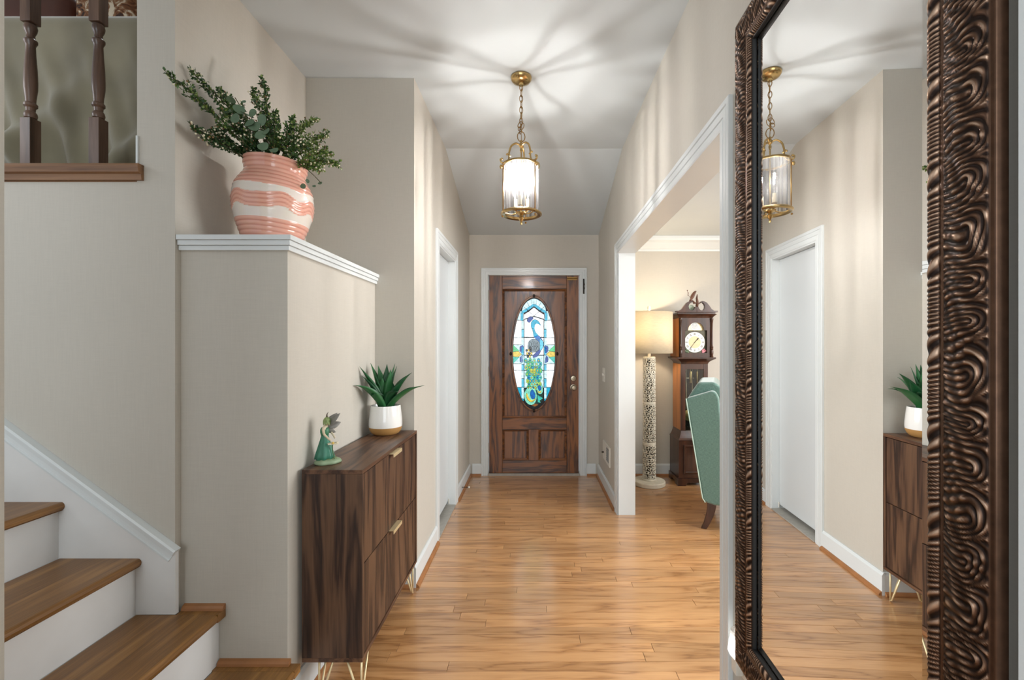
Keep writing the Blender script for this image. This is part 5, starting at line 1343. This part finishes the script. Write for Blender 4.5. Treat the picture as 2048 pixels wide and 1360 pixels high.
# cornice and broken swan neck pediment
stepmould('cornice', 0.160, 0.190, 1.5855, 1.620, lambda t: t ** 1.6)
cpart('frieze', (c0 - 0.178, c0 + 0.178, CYF - 0.013, CYB, 1.6205, 1.637))
sw_ = [(0.198, 1.6375), (0.198, 1.652), (0.165, 1.652), (0.140, 1.668), (0.118, 1.700), (0.095, 1.728), (0.072, 1.741), (0.050, 1.744), (0.036, 1.738), (0.034, 1.732), (0.055, 1.728), (0.070, 1.714), (0.076, 1.695), (0.074, 1.676), (0.064, 1.660), (0.048, 1.654), (0.032, 1.660), (0.020, 1.676), (0.016, 1.690), (0.0005, 1.690), (0.0005, 1.6375)]
for s_ in (-1, 1):
    bm = BM(); prism(bm, [(c0 + s_ * x, zz) for x, zz in sw_], 'y', CYF - 0.020, CYF + 0.012)
    obj('swan_neck', bm, MAHOG, clk, bevel=0.0015)
# carved bird on driftwood that stands on the pediment
bdx = kx(1390)
bd = thing('bird_carving', 'small carved wooden bird on driftwood on top of the clock pediment', 'figurine', (bdx, CYF - 0.004, 1.690))
BW = plain('brown_carved_wood', S(92, 58, 40), 0.5, 0.25, 50)
Q = lambda px, py, dy=0.0: tuple(T(px, py - (3 if py < 612 else 0), CYF - 0.004 + dy))
obj('driftwood', tube(BM(), [Q(1393.5, 613), Q(1395, 608), Q(1393.5, 600), Q(1394.5, 591.5)], [0.013, 0.012, 0.010, 0.003], 10), BW, bd, smooth='all')
obj('driftwood', tube(BM(), [Q(1394, 609), Q(1387, 609.5), Q(1386, 604)], [0.009, 0.007, 0.004], 8), BW, bd, smooth='all')
obj('driftwood', tube(BM(), [Q(1394, 609), Q(1398, 610), Q(1402, 608)], [0.009, 0.006, 0.003], 8), BW, bd, smooth='all')
obj('perch', tube(BM(), [Q(1391, 609, 0.002), Q(1384, 603.5, 0.002), Q(1378, 606, 0.002)], [0.005, 0.006, 0.003], 8), BW, bd, smooth='all')
V = [Q(1382, 602) + (0.013,), Q(1385, 595) + (0.021,), Q(1388, 590) + (0.016,), Q(1390, 587) + (0.013,), Q(1393, 585) + (0.003,), Q(1381, 606) + (0.004,), Q(1379, 609) + (0.003,)]
skin('bird_body', V, [(0, 1), (1, 2), (2, 3), (3, 4), (0, 5), (5, 6)], BW, bd)
for s_ in (-1, 1):
    o = solid(obj('wing', leafmesh(BM(), Q(1388, 590, s_ * 0.014), Vector(Q(1381, 603)) - Vector(Q(1388, 590)), (0, s_, 0), 0.075, 0.014, 0.1), BW, bd, smooth='all'), 0.003)
bm = BM(); tube(bm, [Q(1383, 601), Q(1377, 594), Q(1374.5, 584)], 0.0016, 6)
for px, py in ((1374.5, 584), (1376.5, 589), (1376, 593)): sphere(bm, Q(px, py), 0.005, 0.004, 0.006, 8, 5)
obj('twig', bm, BW, bd)
pt = thing('painted_plate', 'small pale green painted plate leaning behind the bird on the clock', 'plate', (kx(1385), CYF + 0.03, 1.637))
pm = lathe_y([(0.036, 0.004), (0.036, 0.006), (0.024, 0.003), (0, 0.003), (0, 0.0)], (kx(1384), CYF + 0.030, 1.674), 32)
obj('dish', pm, plain('pale_green_glaze', S(176, 190, 166), 0.3, 0.35, 40), pt, smooth=True)

# ================================================================== WING CHAIR
m, nt, p = new_mat('teal_velvet_weave'); N, L = nt.nodes, nt.links; setp(p, rough=0.85, sheen=0.6)
tc = N.new('ShaderNodeTexCoord'); cmb = []
for sc in ((500, 500, 60), (60, 60, 500)):
    mp = N.new('ShaderNodeMapping'); mp.inputs['Scale'].default_value = sc; L.new(tc.outputs['Object'], mp.inputs['Vector'])
    no = N.new('ShaderNodeTexNoise'); no.inputs['Scale'].default_value = 1; L.new(mp.outputs[0], no.inputs['Vector']); cmb.append(no)
ad = N.new('ShaderNodeMath'); ad.operation = 'ADD'; L.new(cmb[0].outputs['Fac'], ad.inputs[0]); L.new(cmb[1].outputs['Fac'], ad.inputs[1])
cr = N.new('ShaderNodeValToRGB'); cr.color_ramp.elements[0].position = 0.35; cr.color_ramp.elements[1].position = 0.75
cr.color_ramp.elements[0].color = S(72, 104, 96); cr.color_ramp.elements[1].color = S(116, 152, 141)
mh = N.new('ShaderNodeMath'); mh.operation = 'MULTIPLY'; mh.inputs[1].default_value = 0.5; L.new(ad.outputs[0], mh.inputs[0]); L.new(mh.outputs[0], cr.inputs['Fac'])
L.new(cr.outputs[0], p.inputs['Base Color']); TEAL = m
PIPE = plain('pale_teal_piping', S(190, 214, 200), 0.7, 0.03, 20)
CH = 3.24
wx = lambda px: (px - 1068) * CH / F
wz = lambda py: 1.33 - (py - 690) * CH / F
chair = thing('wing_chair', 'teal upholstered wing chair with dark curved legs partly behind the opening casing', 'chair', ((1372.5 - 1068) * CH / F, CH, 0), rotz=-0.40)
sidep = [(wx(1372.5), wz(797)), (wx(1421), wz(780)), (wx(1428), wz(783)), (wx(1433), wz(794)), (wx(1436), wz(830)), (wx(1441), 0.62), (1.88, 0.58), (1.90, 0.53), (1.90, 0.20), (wx(1425), wz(1004)), (wx(1408), wz(1000)), (wx(1403), wz(992))]
for y0, y1 in ((CH, CH + 0.085), (CH + 0.635, CH + 0.72)):
    bm = BM(); prism(bm, sidep, 'y', y0, y1)
    obj('wing_side', bm, TEAL, chair, bevel=0.016, seg=4)
bkp = [(wx(1372.5) + 0.004, wz(797) - 0.004), (1.19, 1.055), (1.30, 1.06), (1.345, 1.02), (1.42, 0.45), (1.40, 0.205), (wx(1403) + 0.006, 0.205)]
bm = BM(); prism(bm, bkp, 'y', CH + 0.0855, CH + 0.6345); obj('back', bm, TEAL, chair, bevel=0.02, seg=4)
obj('seat', B(1.43, 1.88, CH + 0.0865, CH + 0.6335, 0.21, 0.34), TEAL, chair, bevel=0.01)
obj('seat_cushion', B(1.44, 1.93, CH + 0.0865, CH + 0.6335, 0.341, 0.46), TEAL, chair, bevel=0.035, seg=4)
ed = [(wx(1421), CH - 0.001, wz(780)), (wx(1372.5) - 0.001, CH - 0.001, wz(797)), (wx(1403) - 0.001, CH - 0.001, wz(992)), (wx(1408), CH - 0.001, wz(1000))]
obj('piping', tube(BM(), ed[1:], 0.0038, 8), PIPE, chair, smooth='all')
def sabre(x, y, s_):
    bm = BM(); rows = []
    for i in range(9):
        t_ = i / 8; z_ = 0.212 * (1 - t_); cx = x - s_ * 0.055 * t_ ** 2.0; hw_ = 0.033 - 0.014 * t_
        rows.append([bm.verts.new(q) for q in ((cx - hw_, y - hw_, z_), (cx + hw_, y - hw_, z_), (cx + hw_, y + hw_, z_), (cx - hw_, y + hw_, z_))])
    for A, Bq in zip(rows, rows[1:]):
        for k in range(4): bm.faces.new((A[k], A[(k + 1) % 4], Bq[(k + 1) % 4], Bq[k]))
    bm.faces.new(rows[0]); bm.faces.new(rows[-1][::-1]); return bm
for x, y, s_ in ((wx(1420), CH + 0.045, 1), (wx(1420), CH + 0.675, 1), (1.85, CH + 0.045, 0.0), (1.85, CH + 0.675, 0.0)):
    bm = sabre(x, y, s_)
    obj('leg', bm, MAHOG, chair, bevel=0.003)

# ================================================================== NIGHT LIGHT ON THE WALL BESIDE THE MIRROR
ny, nz = 1.405, 0.37
nlx = RX
ol = thing('wall_outlet', 'white wall outlet behind the night light beside the mirror', 'outlet', (RX, ny, nz))
obj('plate', B(RX - 0.006, RX - 0.0005, ny - 0.036, ny + 0.036, nz - 0.085, nz + 0.030), PLATEW, ol, bevel=0.002)
nl = thing('night_light', 'small plug in night light with a glowing clear shade beside the mirror foot', 'night light', (RX - 0.03, ny, nz))
obj('plug_body', B(RX - 0.030, RX - 0.0065, ny - 0.018, ny + 0.018, nz - 0.075, nz - 0.020), PLATEW, nl, bevel=0.004)
bm = BM(); rows = []
for i in range(9):
    t_ = i / 8; z_ = nz - 0.028 + 0.085 * t_; rr = 0.036 * (1 - 0.32 * t_) * (0.55 + 0.45 * min(1, t_ * 5))
    rows.append([bm.verts.new((RX - 0.012 - rr * sin(pi * k / 12), ny - rr * cos(pi * k / 12), z_)) for k in range(13)])
for A, Bq in zip(rows, rows[1:]):
    for k in range(12): bm.faces.new((A[k], A[k + 1], Bq[k + 1], Bq[k]))
m, nt, p = new_mat('night_light_shade'); N, L = nt.nodes, nt.links
tr = N.new('ShaderNodeBsdfTransparent'); tl = N.new('ShaderNodeBsdfTranslucent'); gs = N.new('ShaderNodeBsdfGlossy'); gs.inputs['Roughness'].default_value = 0.1
a_ = N.new('ShaderNodeMixShader'); a_.inputs[0].default_value = 0.5; L.new(tr.outputs[0], a_.inputs[1]); L.new(tl.outputs[0], a_.inputs[2])
b_ = N.new('ShaderNodeMixShader'); b_.inputs[0].default_value = 0.1; L.new(a_.outputs[0], b_.inputs[1]); L.new(gs.outputs[0], b_.inputs[2])
L.new(b_.outputs[0], nt.nodes['Material Output'].inputs['Surface'])
solid(obj('shade', bm, m, nl, smooth='all'), 0.0015)
obj('bulb', sphere(BM(), (RX - 0.028, ny, nz + 0.012), 0.009, 0.009, 0.014), glow('night_bulb', (1, 0.98, 0.95, 1), 35), nl, smooth='all')
